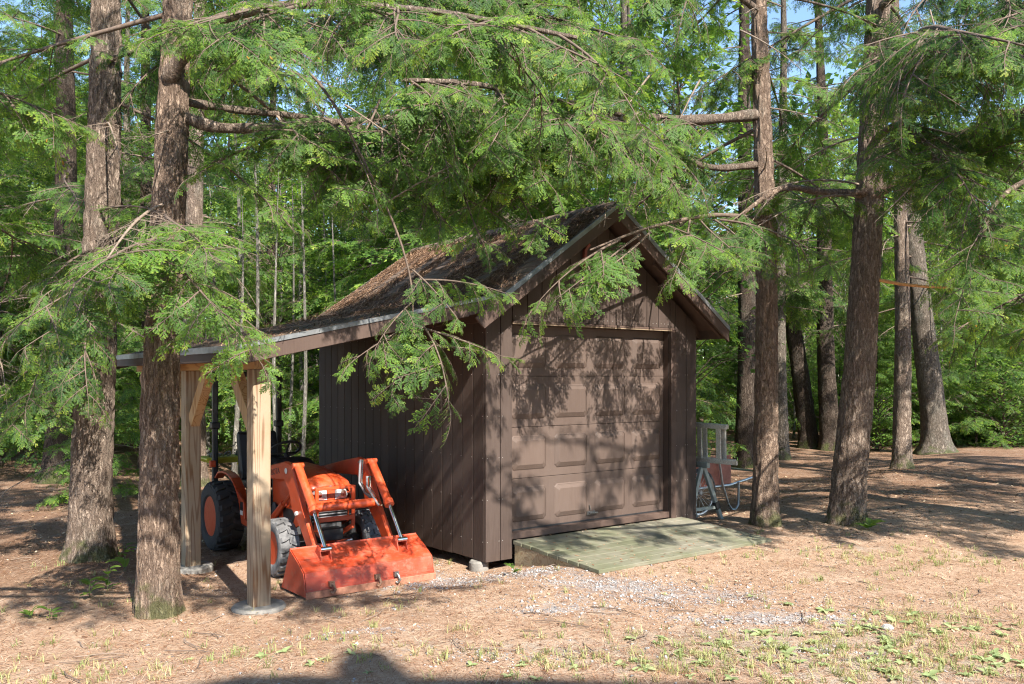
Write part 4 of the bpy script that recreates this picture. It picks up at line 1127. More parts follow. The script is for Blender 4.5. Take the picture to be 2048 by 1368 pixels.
# wordmark on the near arm
def text(s, size, mat, parent, loc, rot, name='lettering', depth=0.001):
    c = bpy.data.curves.new(name, 'FONT'); c.body = s; c.size = size; c.extrude = depth; c.align_x = 'CENTER'; c.align_y = 'CENTER'
    t = bpy.data.objects.new('tmp', c); COL.objects.link(t)
    bpy.context.view_layer.update()
    me = bpy.data.meshes.new_from_object(t.evaluated_get(bpy.context.evaluated_depsgraph_get()))
    bpy.data.objects.remove(t); bpy.data.curves.remove(c)
    me.name = name; me.materials.clear(); me.materials.append(M[mat])
    o = link(name, me, parent); o.location = loc; o.rotation_euler = rot
    return o
arm_near = [o for o in tr.children if o.name.startswith('loader_arm')][0]
tx = text('KUBOTA', 0.085, 'black', arm_near, (-0.40 - 0.0282, 1.52, 1.008), (R(90), 0, R(-90)))
tx.rotation_euler = Matrix(((0, 0, -1), (-0.983, 0.18, 0), (0.18, 0.983, 0))).to_euler()

# bucket, dumped forward on its lip and edge
BW = 0.665
prof = [(0.145, 0.03), (0.20, 0.235), (0.33, 0.315), (0.50, 0.40), (0.70, 0.02)]
m = MB()
for q in range(4):
    a, b = prof[q], prof[q + 1]
    m.bar((0, a[0], a[1]), (0, b[0], b[1]), BW * 2 - 0.016, 0.008, up=(0, -0.5, 1))
for s in (-1, 1):
    m.prism([(y_, z_) for y_, z_ in prof], s * BW - 0.005, s * BW + 0.005, 'x')
m.bar((-BW, 0.51, 0.40), (BW, 0.51, 0.40), 0.03, 0.018, up=(0, 0.5, 1))
bk = tp(m, 'bucket', 'bucket', bevel=0.002)
m = MB(); m.bar((-BW - .006, 0.134, 0.047), (BW + .006, 0.134, 0.047), 0.016, 0.065, up=(0, 0, 1)); tp(m, 'cutting_lip', 'worn', bk, bevel=0.003)
m = MB(); m.bar((-0.12, 0.165, 0.128), (0.62, 0.165, 0.128), 0.004, 0.075, up=(0, 0.25, 1)); tp(m, 'weld_plate', 'bucket', bk, bevel=0.002)
for (x, mat) in ((-0.42, 'rust'), (0.04, 'rust'), (0.24, 'chain')):
    m = MB(); m.tube([(x, 0.150, 0.13), (x + .01, 0.118, 0.11), (x + .015, 0.10, 0.075), (x, 0.112, 0.045), (x - .02, 0.122, 0.055)], 0.013, 8); m.box(x - .025, x + .025, 0.13, 0.16, 0.10, 0.145)
    tp(m, 'chain_hook', mat, bk, smooth=True, angle=40)

# ------------------------------------------------------------------ garden cart by the right wall
cg = gz(*SP(4.25, 0.95).xy)
cart = empty('garden_cart', SP(0, 0, cg), SRZ, 'garden cart with a faded red box and one spoked wheel showing beside the shed', 'cart')
def cp(mb, name, mat, parent=None, **k): return mb.build(name, M[mat], parent or cart, **k)
for k, v in enumerate((0.90, 1.88)):
    m = MB(); r = 0.315; cc = Vector((4.22, v, 0.335))
    m.lathe([(r - 0.02, -0.022), (r + 0.005, -0.024), (r + 0.02, -0.010), (r + 0.022, 0), (r + 0.02, 0.010), (r + 0.005, 0.024), (r - 0.02, 0.022)], 44, 'y', cc, close=True)
    ty = cp(m, 'tyre', 'rubber', smooth=True, angle=50)
    m = MB(); m.lathe([(r - 0.035, -0.012), (r - 0.018, -0.02), (r - 0.018, 0.02), (r - 0.035, 0.012)], 44, 'y', cc, close=True); cp(m, 'rim', 'tube', ty, smooth=True)
    m = MB(); m.tube([cc + Vector((0, -.04, 0)), cc + Vector((0, .04, 0))], 0.022, 10)
    cp(m, 'hub', 'tube', ty, smooth=True)
    for q in range(24):
        m = MB(); a = 2 * math.pi * q / 24; b = a + (0.35 if q % 2 else -0.35); s = 0.03 if q % 4 < 2 else -0.03
        m.tube([cc + Vector((0.02 * math.cos(b), s, 0.02 * math.sin(b))), cc + Vector(((r - .03) * math.cos(a), 0, (r - .03) * math.sin(a)))], 0.0028, 4); cp(m, 'spoke', 'tube', ty)
m = MB(); m.box(3.45, 5.0, 0.98, 0.995, 0.40, 0.81); cp(m, 'box_side', 'cart_red', bevel=0.004)
m = MB(); m.box(3.45, 5.0, 1.785, 1.80, 0.40, 0.81); cp(m, 'box_side', 'cart_red', bevel=0.004)
m = MB(); m.box(4.985, 5.0, 0.9955, 1.7845, 0.40, 0.74); cp(m, 'box_end', 'cart_red', bevel=0.004)
m = MB(); m.box(3.45, 3.465, 0.9955, 1.7845, 0.40, 0.80); cp(m, 'box_end', 'cart_red', bevel=0.004)
m = MB(); m.box(3.45, 4.984, 0.9955, 1.7845, 0.405, 0.42); cp(m, 'box_floor', 'cart_red')
for v in (0.965, 1.815):
    m = MB(); m.tube([(3.45, v, 0.385), (4.95, v, 0.385), (5.2, v, 0.42), (5.75, v, 0.50)], 0.017, 10); cp(m, 'frame_rail', 'tube', smooth=True)
m = MB(); m.tube([(5.75, 0.965, 0.50), (5.82, 1.1, 0.51), (5.82, 1.7, 0.51), (5.75, 1.815, 0.50)], 0.017, 10); cp(m, 'handle', 'tube', smooth=True)
for v in (0.94, 1.84):
    m = MB(); m.tube([(4.68, v, 0.80), (4.76, v, 0.42), (4.89, v, 0.12), (4.97, v, 0.035), (5.05, v, 0.03), (5.11, v, 0.09), (5.12, v, 0.42)], 0.016, 10); cp(m, 'leg', 'tube', smooth=True)
m = MB(); m.tube([(5.0, 1.4, 0.55), (5.1, 1.4, 0.57), (5.14, 1.4, 0.62), (5.12, 1.4, 0.67)], 0.014, 8); cp(m, 'hitch_hook', 'white', smooth=True)

# ------------------------------------------------------------------ folding sawhorses and the old stepladder lying on them
for k, v in enumerate((0.42, 1.65)):
    sh = empty('sawhorse', SP(0, 0, gz(*SP(3.7, v).xy)), SRZ, 'grey green folding sawhorse with a black bracket on its leg, under the ladder end' if k == 0 else 'second grey green sawhorse, half hidden behind the shed wall', 'sawhorse')
    m = MB(); m.box(3.47, 3.53, v - 0.3, v + 0.3, 0.72, 0.79); m.build('top_rail', M['sawhorse'], sh, bevel=0.006)
    for du in (-0.28, 0.26):
        for dv in (-0.2, 0.2):
            m = MB(); m.bar((3.50 + du * 0.08, v + dv, 0.72), (3.53 + du * 1.25, v + dv * 1.1, 0.0), 0.055, 0.045, up=(0, 1, 0)); lg = m.build('leg', M['sawhorse'], sh, bevel=0.004)
            m = MB(); m.bar((3.52 + du * 0.80, v + dv * 1.07, 0.27), (3.525 + du * 0.94, v + dv * 1.08, 0.18), 0.068, 0.06, up=(0, 1, 0)); m.build('bracket', M['black'], lg)
    m = MB(); m.bar((3.28, v - .21, 0.2), (3.75, v - .21, 0.2), 0.02, 0.04); m.bar((3.28, v + .21, 0.2), (3.75, v + .21, 0.2), 0.02, 0.04); m.build('cross_brace', M['sawhorse'], sh)
ld = empty('stepladder', SP(0, 0, gz(*SP(3.7, 0.4).xy)), SRZ, 'old weathered white wooden stepladder lying on its side across the sawhorses', 'ladder')
for k, du in enumerate((0.0, 0.10)):
    for nm, (za, zb, va) in (('rail', (0.815, 0.80, -0.32 + 0.1 * k)), ('rail', (1.24, 1.28, -0.16 + 0.06 * k))):
        m = MB(); m.bar((3.50 + du, va, za), (3.50 + du, 2.1, zb), 0.028, 0.058, up=(0, 0, 1)); m.build(nm, M['ladder'], ld, bevel=0.005)
for k in range(6):
    v = -0.06 + k * 0.30
    for du in (0.0, 0.10):
        m = MB(); m.bar((3.50 + du, v + 0.02, 0.835), (3.50 + du, v - 0.02 + 0.05, 1.22), 0.022, 0.07, up=(0, 1, 0)); m.build('tread', M['ladder'], ld, bevel=0.004)

# ------------------------------------------------------------------ the trees round the shed
def lean_to(x, y, px, py):                         # lean so that the trunk axis passes a photo pixel at its own distance
    z = CAMZ - (py - 755) / F * y
    return ((px - 1024) / F * y - x) / z
T = {}
def tree(key, x, y, h, r, lean, mat, label, group='big trees round the shed', **k):
    T[key] = Tree(x, y, h, r, (lean, 0.0), hash(key) % 97 if False else sum(map(ord, key)) % 97, M[mat], label, group, **k); return T[key]
G1 = 'big trees round the shed'
t1 = tree('front', -2.93, 7.15, 15, 0.168, 0.024, 'bark_red', 'big red brown hemlock standing right in front of the lean-to posts', dz=0.025, nseg=84, amp=0.026, flare=0.28)
t2 = tree('second', -4.57, 9.34, 16, 0.222, 0.02, 'bark', 'broad brown hemlock left of and just behind the trunk at the lean-to', dz=0.03, nseg=80, amp=0.032)
t3 = tree('third', -8.4, 16, 17, 0.26, 0.012, 'bark_dark', 'dark hemlock with a flared foot at the far left, behind the broad one', flare=0.9)
t4 = tree('behindleft', -5.75, 15.6, 16, 0.21, 0.01, 'bark', 'brown trunk behind the tractor, seen between the lean-to posts')
t5 = tree('right', 3.08, 10.45, 15, 0.155, -0.016, 'bark_red', 'straight red brown trunk at the right corner of the shed, beside the cart', dz=0.03, nseg=64, amp=0.02)
t6 = tree('rightlean', 4.06, 10.5, 16, 0.212, 0.068, 'bark', 'thick brown trunk leaning right, with a broken branch stub', dz=0.03, nseg=80, amp=0.022, flare=0.2)
t7 = tree('darkright', 5.02, 18.6, 16, 0.23, 0.004, 'bark_dark', 'dark trunk just left of the straight red brown one, behind the ladder')
t8 = tree('peek', 6.45, 20.6, 16, 0.17, 0.0, 'bark_grey', 'grey trunk peeking out behind the straight red brown one')
t9 = tree('leanleft', 8.3, 24, 15, 0.27, -0.155, 'bark_dark', 'dark trunk leaning hard to the left between the two right front trunks')
t10 = tree('darkstraight', 8.65, 23.4, 16, 0.27, -0.03, 'bark_dark', 'dark straight trunk touching the foot of the leaning one')
t11 = tree('slim', 7.6, 16.8, 15, 0.175, -0.012, 'bark', 'slim brown trunk right of the thick leaning one')
t12 = tree('flared', 10.7, 21.7, 16, 0.33, -0.10, 'bark_grey', 'grey brown trunk with a wide sunlit flared foot, rightmost of the row', flare=0.75)
t13 = tree('behindridge', 2.22, 17, 17, 0.175, 0.0, 'bark_grey', 'grey trunk rising right behind the shed ridge')
t14 = tree('farback', 1.75, 20.5, 17, 0.19, -0.01, 'bark_dark', 'dark trunk behind the shed roof, left of the ridge')
t15 = tree('offright', 7.6, 8.6, 15, 0.24, 0.0, 'bark', 'hemlock at the right edge whose boughs hang into view from the right')
t16 = tree('offleft', -6.6, 7.6, 15, 0.24, 0.0, 'bark', 'hemlock at the left edge whose boughs hang into view from the left')

# crowns: boughs all round, kept clear of the trunk fronts that the photograph shows bare
t1.ring(28, 4.0, 14.5, 2.8, 1.0, pitch=(0.0, -0.4), deadn=3, zc=6.0)
t2.ring(32, 3.8, 15.5, 3.0, 1.0, pitch=(0.0, -0.45), deadn=3, zc=6.8)
t3.ring(26, 3.2, 16, 3.2, 1.0, deadn=6)
t4.ring(26, 3.4, 15.5, 3.0, 1.0, deadn=6)
t5.ring(24, 4.2, 14.5, 2.8, 0.9, pitch=(0.0, -0.45), deadn=8, zc=7.0)
t6.ring(28, 4.0, 15.5, 2.8, 1.0, pitch=(0.0, -0.45), deadn=8, zc=7.0)
t17 = tree('offright2', 8.1, 7.4, 14, 0.22, 0.0, 'bark', 'hemlock near the right edge that shades the drive behind the trunks')
t18 = tree('offright3', 10.8, 9.6, 15, 0.24, 0.0, 'bark', 'hemlock far to the right that shades the wood edge')
t19 = tree('offright4', 12.0, 13.5, 15, 0.24, 0.0, 'bark_grey', 'grey hemlock outside the right edge, behind the others')
t20 = tree('offleft2', -3.7, 2.7, 13, 0.2, 0.0, 'bark', 'hemlock near the left edge that shades the big front trunk')
t17.ring(30, 3.9, 13, 3.0, 1.0, deadn=0, pitch=(0, -.3))
t18.ring(34, 3.0, 14, 3.8, 1.0, deadn=0)
t19.ring(34, 3.0, 14, 3.8, 1.0, deadn=0)
t20.ring(14, 5.5, 12, 2.6, 1.0, deadn=0, pitch=(0, -.2))
for t in (t7, t8, t9, t10): t.ring(24, 4.6, 15.5, 3.0, 1.0, deadn=5)
t11.ring(26, 3.6, 14.5, 2.8, 0.9, deadn=7)
t12.ring(28, 3.4, 15.5, 3.4, 1.0, deadn=7)
t13.ring(32, 3.9, 16.5, 3.4, 1.0, deadn=5)
t14.ring(30, 3.4, 16.5, 3.4, 1.0, deadn=5)
t15.ring(34, 3.2, 14.5, 3.6, 1.0, deadn=4)
t16.ring(34, 3.4, 14.5, 3.6, 1.0, deadn=4)

def spread(n, l0, l1, seed, drop=(-0.85, -0.30), t0=0.30, az=None):
    r = random.Random(seed); out = []
    for i in range(n):
        t = t0 + (1 - t0) * (i + r.random() * 0.8) / n
        a = r.uniform(0, 6.283) if az is None else (az - 1.57) / 2 + r.uniform(-1.1, 1.1)
        ln = r.uniform(l0, l1)
        out.append((t, (math.cos(a) * ln, math.sin(a) * ln, ln * r.uniform(*drop))))
    return out
# the three limbs of the front trunk reaching right, over the lean-to roof
t1.limb([(-2.85, 7.2, 4.18), (-2.45, 7.25, 4.05), (-1.8, 7.5, 4.15), (-0.9, 7.9, 4.35), (0.3, 8.2, 4.55)], 0.062, 0.018, 'bark', spread(16, 0.60, 1.16, 1, az=-0.8, t0=0.45))
t1.limb([(-2.85, 7.3, 4.30), (-2.4, 7.5, 4.28), (-1.5, 8.0, 4.30), (-0.4, 8.6, 4.15)], 0.045, 0.014, 'bark', spread(12, 0.60, 1.04, 2, az=-0.4, t0=0.45))
t1.limb([(-2.82, 7.1, 4.42), (-2.62, 6.95, 4.60), (-2.45, 6.85, 4.75), (-1.7, 6.7, 4.85), (-0.6, 6.6, 4.75), (0.5, 6.6, 4.55)], 0.075, 0.016, 'bark', spread(19, 0.54, 1.04, 3, az=-0.9, t0=0.45))
t1.limb([(-2.8, 7.25, 5.3), (-1.6, 7.9, 5.7), (-0.2, 8.6, 5.7), (1.2, 8.8, 5.4)], 0.036, 0.012, 'bark', spread(19, 0.60, 1.16, 4, az=-0.9, t0=0.45))
# the thin limb that comes down in front of the side wall
lo, Q = t1.limb([(-2.8, 7.25, 4.9), (-1.75, 7.2, 4.55), (-1.1, 7.0, 3.5), (-0.83, 6.95, 2.8), (-0.80, 6.95, 2.25)], 0.017, 0.006, 'twig', n=7)
P = lambda px, py, d: t1.loc(at(px, py, d))
for (b, tip) in (((835, 640, 6.95), (700, 745, 6.7)), ((840, 655, 6.95), (1012, 728, 6.9)), ((830, 650, 6.95), (790, 800, 6.6)), ((838, 640, 6.95), (930, 800, 6.6)), ((830, 600, 6.95), (740, 690, 6.6)), ((835, 560, 7.0), (1020, 585, 6.9)), ((825, 540, 7.0), (920, 640, 6.7))):
    bough(lo, P(*b), P(*tip), rng.uniform(-0.3, 0.3), lift=0.10)
for (b, tip) in (((750, 420, 7.1), (905, 330, 7.0)), ((770, 470, 7.1), (690, 400, 7.0)), ((830, 690, 6.9), (960, 700, 6.9))):
    bough(lo, P(*b), P(*tip), 0, name='dead_branch', dead=True)
# low boughs in front of the two left trunks
for (b, tip) in (((330, 500, 7.1), (70, 660, 5.7)), ((320, 480, 7.1), (180, 590, 5.4)), ((320, 470, 7.0), (250, 620, 5.5)), ((340, 500, 7.0), (420, 650, 5.8)), ((345, 520, 7.0), (478, 715, 6.1)),
                 ((330, 430, 7.0), (380, 560, 5.8)), ((330, 520, 7.0), (110, 560, 6.1)), ((310, 560, 7.1), (40, 720, 6.4))):
    bough(t1.o, P(*b), P(*tip), rng.uniform(-0.35, 0.35), lift=0.16)
P2 = lambda px, py, d: t2.loc(at(px, py, d))
for (b, tip) in (((190, 560, 9.2), (20, 690, 8.0)), ((190, 600, 9.2), (170, 800, 8.2)), ((190, 600, 9.3), (10, 800, 8.3)), ((190, 500, 9.3), (90, 560, 8.0)), ((200, 420, 9.2), (330, 440, 8.2)), ((190, 700, 9.2), (20, 860, 8.3))):
    bough(t2.o, P2(*b), P2(*tip), rng.uniform(-0.35, 0.35), lift=0.14)
# limbs of the right trunks: across the gable, across each other, and over the drive
P5 = lambda px, py, d: t5.loc(at(px, py, d))
lo5, Q5 = t5.limb([at(1520, 440, 10.4), at(1430, 430, 9.6), at(1300, 455, 8.8), at(1180, 500, 8.3)], 0.035, 0.008, 'twig', n=7)
for (b, tip) in (((1240, 480, 8.5), (1070, 590, 8.1)), ((1280, 470, 8.7), (1130, 600, 8.0)), ((1300, 465, 8.8), (1200, 600, 8.0)), ((1380, 440, 9.2), (1350, 560, 8.3)), ((1400, 440, 9.3), (1480, 560, 8.4)), ((1440, 440, 9.6), (1640, 490, 9.2)), ((1430, 440, 9.6), (1560, 570, 8.8)), ((1330, 450, 8.9), (1440, 520, 8.2))):
    bough(lo5, P5(*b), P5(*tip), rng.uniform(-0.3, 0.3), lift=0.12)
t5.limb([at(1510, 230, 10.4), at(1350, 240, 9.6), at(1150, 210, 8.8), at(960, 170, 8.0), at(800, 160, 7.6)], 0.07, 0.018, 'bark', spread(19, 0.60, 1.16, 5, az=-2.0))
t5.limb([at(1510, 330, 10.4), at(1400, 330, 9.8), at(1250, 240, 9.0), at(1080, 270, 8.3)], 0.05, 0.014, 'bark', spread(15, 0.60, 1.04, 6, az=-2.2, t0=0.55))
t5.limb([at(1515, 20, 10.4), at(1400, -50, 9.8), at(1200, -60, 9.2), at(950, -30, 8.9), at(760, 20, 8.8)], 0.042, 0.016, 'bark', spread(22, 0.60, 1.16, 7, az=-2.0))
t6.limb([at(1740, 385, 10.4), at(1650, 385, 10.2), at(1580, 375, 10.1), at(1530, 395, 10.0), at(1470, 440, 9.8)], 0.055, 0.02, 'bark_red', spread(7, 0.48, 0.81, 8, t0=0.2))
t6.limb([at(1735, 400, 10.4), at(1800, 360, 10.2), at(1880, 300, 9.9), at(1980, 240, 9.4), at(2100, 210, 9.0)], 0.07, 0.02, 'bark_red', spread(18, 0.54, 1.04, 9, az=-1.4))
t6.limb([at(1750, 150, 10.4), at(1780, 110, 9.4), at(1850, 60, 8.2), at(1900, 60, 7.0)], 0.06, 0.02, 'bark', spread(19, 0.60, 1.10, 10, az=-1.6))
t6.limb([at(1750, 280, 10.4), at(1790, 250, 9.5), at(1830, 260, 8.6), at(1880, 330, 7.9)], 0.05, 0.014, 'bark', spread(15, 0.54, 0.93, 12, az=-1.6))
t20.limb([(-3.6, 2.75, 5.2), (-2.4, 2.9, 5.3), (-0.8, 2.9, 5.2), (0.6, 3.0, 5.0), (1.5, 3.3, 4.7)], 0.06, 0.015, 'bark', spread(17, 0.5, 0.95, 21, drop=(-0.4, 0.1), t0=0.45))
t20.limb([(-3.6, 2.8, 4.6), (-2.8, 3.2, 4.6), (-1.7, 3.5, 4.4), (-0.9, 3.6, 4.2)], 0.05, 0.015, 'bark', spread(3, 0.6, 1.0, 22, drop=(-0.4, 0.1), t0=0.2))
t17.limb([(8.0, 7.3, 5.0), (6.4, 6.3, 5.3), (4.6, 5.0, 5.4), (3.0, 4.7, 5.2), (1.9, 4.7, 4.9)], 0.06, 0.012, 'bark', spread(24, 0.4, 0.85, 23, drop=(-0.5, 0.1), t0=0.4))
t17.limb([(8.0, 7.35, 6.0), (6.0, 6.0, 6.5), (4.3, 5.1, 6.4), (2.7, 4.7, 6.0)], 0.05, 0.012, 'bark', spread(15, 0.35, 0.75, 33, drop=(-0.5, 0.1), t0=0.5))
t15.limb([at(2300, 100, 9.0), at(2150, 40, 8.6), at(2000, 60, 8.2), at(1900, 120, 8.0)], 0.05, 0.012, 'bark', spread(12, 0.6, 1.1, 24, az=-1.4))
t15.limb([at(2300, 350, 9.0), at(2150, 330, 8.4), at(2020, 380, 7.9), at(1950, 470, 7.7)], 0.05, 0.012, 'bark', spread(10, 0.6, 1.1, 25, az=-1.4))
t6.limb([at(1765, 10, 10.3), at(1850, -40, 9.4), at(1960, -30, 8.6), at(2070, 30, 8.2)], 0.05, 0.014, 'bark', spread(15, 0.6, 1.1, 26, az=-1.4))
# the broken stub
m = MB(); q = [t6.loc(at(px, py, d)) for px, py, d in ((1748, 558, 10.4), (1800, 568, 10.35), (1850, 573, 10.3), (1898, 575, 10.25))]
m.tube(q, [0.022, 0.020, 0.017, 0.014], 8); m.tube([q[3], q[3] + Vector((0.03, 0, -0.03))], [0.013, 0.002], 6)
m.build('broken_branch', M['wood_fresh'], t6.o, smooth=True)
# sprays that veil the roof and the gable, and fill the canopy
for (b, tip) in (((1000, 330, 8.4), (1065, 480, 7.9)), ((900, 330, 8.2), (975, 500, 7.6)), ((1290, 270, 8.9), (1370, 400, 8.4)), ((1050, 300, 8.4), (960, 420, 7.8)), ((1340, 260, 9.3), (1400, 400, 8.8)), ((820, 330, 8.0), (880, 450, 7.4)),
                 ((1160, 250, 8.8), (1100, 350, 8.2)), ((1100, 280, 8.4), (1170, 350, 7.8)), ((760, 200, 7.8), (700, 330, 7.2)), ((850, 190, 7.9), (820, 320, 7.3))):
    bough(t5.o, P5(*b), P5(*tip), rng.uniform(-0.4, 0.4), lift=0.10)
t1.limb([at(350, 40, 7.2), at(480, 60, 7.8), at(620, 30, 8.2), at(760, 60, 8.4)], 0.03, 0.01, 'bark', spread(16, 0.6, 1.0, 31, az=-1.2))
t2.limb([at(215, 120, 9.2), at(330, 90, 9.4), at(470, 110, 9.6), at(600, 150, 9.8)], 0.03, 0.01, 'bark', spread(14, 0.6, 1.0, 32, az=-1.2))
# bare twigs hanging over the roof
for (tt, b, tip) in ((t5, (1235, 330, 8.6), (1200, 450, 8.3)), (t5, (1060, 330, 8.4), (1120, 440, 8.2)), (t5, (1080, 300, 8.3), (1000, 420, 8.0)), (t5, (1280, 340, 8.8), (1300, 470, 8.4)), (t5, (940, 300, 8.0), (930, 440, 7.8)),
                     (t5, (1180, 300, 8.5), (1290, 400, 8.3)), (t5, (1000, 330, 8.3), (900, 330, 8.0)), (t1, (700, 260, 7.4), (760, 400, 7.2)), (t1, (600, 250, 7.4), (700, 330, 7.1)), (t1, (560, 260, 7.5), (520, 400, 7.3)), (t1, (690, 210, 7.5), (830, 300, 7.2)),
                     (t6, (1480, 60, 8.5), (1620, 140, 8.2)), (t6, (1860, 20, 8.0), (1900, 130, 7.7)), (t6, (1900, 60, 7.6), (1990, 200, 7.5)), (t5, (1400, 160, 9.4), (1330, 290, 9.0)), (t5, (1300, 150, 9.2), (1200, 300, 8.8))):
    bough(tt.o, tt.loc(at(*b)), tt.loc(at(*tip)), rng.uniform(-1, 1), name='dead_branch', dead=True, lift=0)

# ------------------------------------------------------------------ the wood behind: individual hemlocks and saplings with shared meshes
def crown_mesh(name, h, z0, rad, seed, nb=70):
    """a whole hemlock crown in one mesh, put together from bough meshes"""
    r = random.Random(seed); Vs, Fs, Ts, Ms = [], [], [], []; off = 0
    cache = {}
    for i in range(nb):
        f = (i + r.random()) / nb; z = z0 + (h - z0) * f; a = i * 2.39996 + r.uniform(-.3, .3)
        ln = (rad * (1 - f) ** 0.7 + 0.35) * r.uniform(0.7, 1.2)
        L = min((0.9, 1.5, 2.2), key=lambda q: abs(math.log(q / ln))); me = r.choice(BOUGH[L]); s = ln / L
        if me.name not in cache:
            vv0, mi, tn = mesh_arrays(me)
            keep = np.random.RandomState(seed).rand(len(mi)) < np.where(mi == 1, 0.075, 0.15)
            vv, mi, tn = vv0[keep].copy(), mi[keep], tn[keep]
            # thin the needles but make each one larger: far crowns
            nd = mi == 1
            c = vv.mean(1, keepdims=True); vv[nd] = c[nd] + (vv[nd] - c[nd]) * 3.6
            cache[me.name] = (vv, mi, tn)
        vv, mi, tn = cache[me.name]
        y = Vector((0, 0, 1)); d = Vector((math.cos(a), math.sin(a), r.uniform(-0.25, 0.12) + f * 0.3)).normalized(); yv = y.cross(d).normalized(); zv = d.cross(yv)
        Rm = np.array(Matrix((d, yv, zv)).transposed()) * s
        q = vv.reshape(-1, 3) @ Rm.T + np.array((0, 0, z))
        Vs.append(q); Ts.append(tn); Ms.append(mi)
    for i in range(16 if h > 8 else 4):                    # dead, bare branches low on the trunk
        vv, mi, tn = mesh_arrays(r.choice(DEAD)); a = r.uniform(0, 6.283); z = r.uniform(0.15, 0.42) * h
        d = Vector((math.cos(a), math.sin(a), r.uniform(-0.5, 0.2))).normalized(); yv = Vector((0, 0, 1)).cross(d).normalized(); zv = d.cross(yv)
        s_ = r.uniform(0.8, 1.6); c = vv.mean(1, keepdims=True); vv = c + (vv - c) * 1.0
        Vs.append(vv.reshape(-1, 3) @ (np.array(Matrix((d, yv, zv)).transposed()) * s_).T + np.array((0, 0, z))); Ts.append(tn); Ms.append(mi + 2)
    V = np.vstack(Vs); n = len(V) // 3
    return np_mesh(name, V, np.arange(n * 3).reshape(-1, 3), [M['twig'], M['needle'], M['dead']], np.concatenate(Ts), np.concatenate(Ms))
CROWN = [crown_mesh('crown', 16, 1.4, 3.1, 31, 98), crown_mesh('crown', 14, 0.8, 2.9, 32, 94), crown_mesh('crown', 5.5, 0.3, 1.6, 33, 60)]
FTRUNK = [trunk_mesh('trunk', 15, 0.16, (0.0, 0.0), 41 + k, M[mm], nseg=14, dz=0.3)[0] for k, mm in enumerate(('bark_dark', 'bark_grey'))]

def leaf_crown(name, n, rx, h, z0, seed, size=0.055, clump=14):
    """leafy crown: flat sprays of leaves round the ends of thin twigs"""
    r = np.random.RandomState(seed); V, Tn = [], []
    W = MB()
    nc = n // clump
    for i in range(nc):
        z = z0 + (h - z0) * r.rand() ** 0.85; f = (z - z0) / (h - z0); a = r.rand() * 6.283
        rad = rx * (0.35 + 0.65 * r.rand() ** 0.5) * (1 - 0.55 * f) * (0.6 + 0.4 * min(1, f * 5))
        c = np.array((math.cos(a) * rad, math.sin(a) * rad, z))
        if i % 2 == 0: W.tube([(0, 0, max(0.0, z - rad * 0.6)), (c[0] * .5, c[1] * .5, z - rad * 0.15), tuple(c)], [0.012, 0.007, 0.002], 3, cap=False)
        tone = r.rand() * 0.6 + 0.1
        for j in range(clump):
            p = c + (r.rand(3) - 0.5) * np.array((0.5, 0.5, 0.22)) * (0.5 + rx * 0.35)
            az = r.rand() * 6.283; d = np.array((math.cos(az), math.sin(az), -0.35 + r.randn() * 0.3)); d /= np.linalg.norm(d)
            q = np.cross(d, (r.randn() * .4, r.randn() * .4, 1)); q /= np.linalg.norm(q)
            s = size * (0.6 + 0.8 * r.rand())
            V += [p, p + d * s * 0.55 + q * s * 0.36, p + d * s * 1.25, p + d * s * 0.55 - q * s * 0.36]; Tn.append(min(0.94, max(0, tone + r.randn() * 0.12 + 0.15 * f)))
    V = np.array(V); nq = len(V) // 4
    wv = np.array(W.v); wf = np.array(W.f)
    return np_mesh(name, np.vstack([wv, V]), np.vstack([wf, np.arange(nq * 4).reshape(-1, 4) + len(wv)]), [M['twig'], M['leaf']],
                   np.concatenate([np.zeros(len(wf)), Tn]), np.concatenate([np.zeros(len(wf)), np.ones(nq)]))
SAP = [leaf_crown('crown', 3200, 1.5, 6.5, 1.6, 51, 0.075), leaf_crown('crown', 2600, 1.2, 5.0, 1.0, 52, 0.07), leaf_crown('crown', 4200, 1.9, 9.0, 2.6, 53, 0.085)]
BUSH = [leaf_crown('leaves', 2600, 1.1, 1.9, 0.12, 54, 0.065), leaf_crown('leaves', 1800, 0.9, 1.3, 0.08, 55, 0.06)]
STRUNK = [trunk_mesh('trunk', hh, 0.045, (0.01 * k, 0), 61 + k, M['pale_bark'], nseg=8, dz=0.4, flare=0.2, amp=0.003, wob=0.10)[0] for k, hh in enumerate((7.0, 5.5, 10.0))]

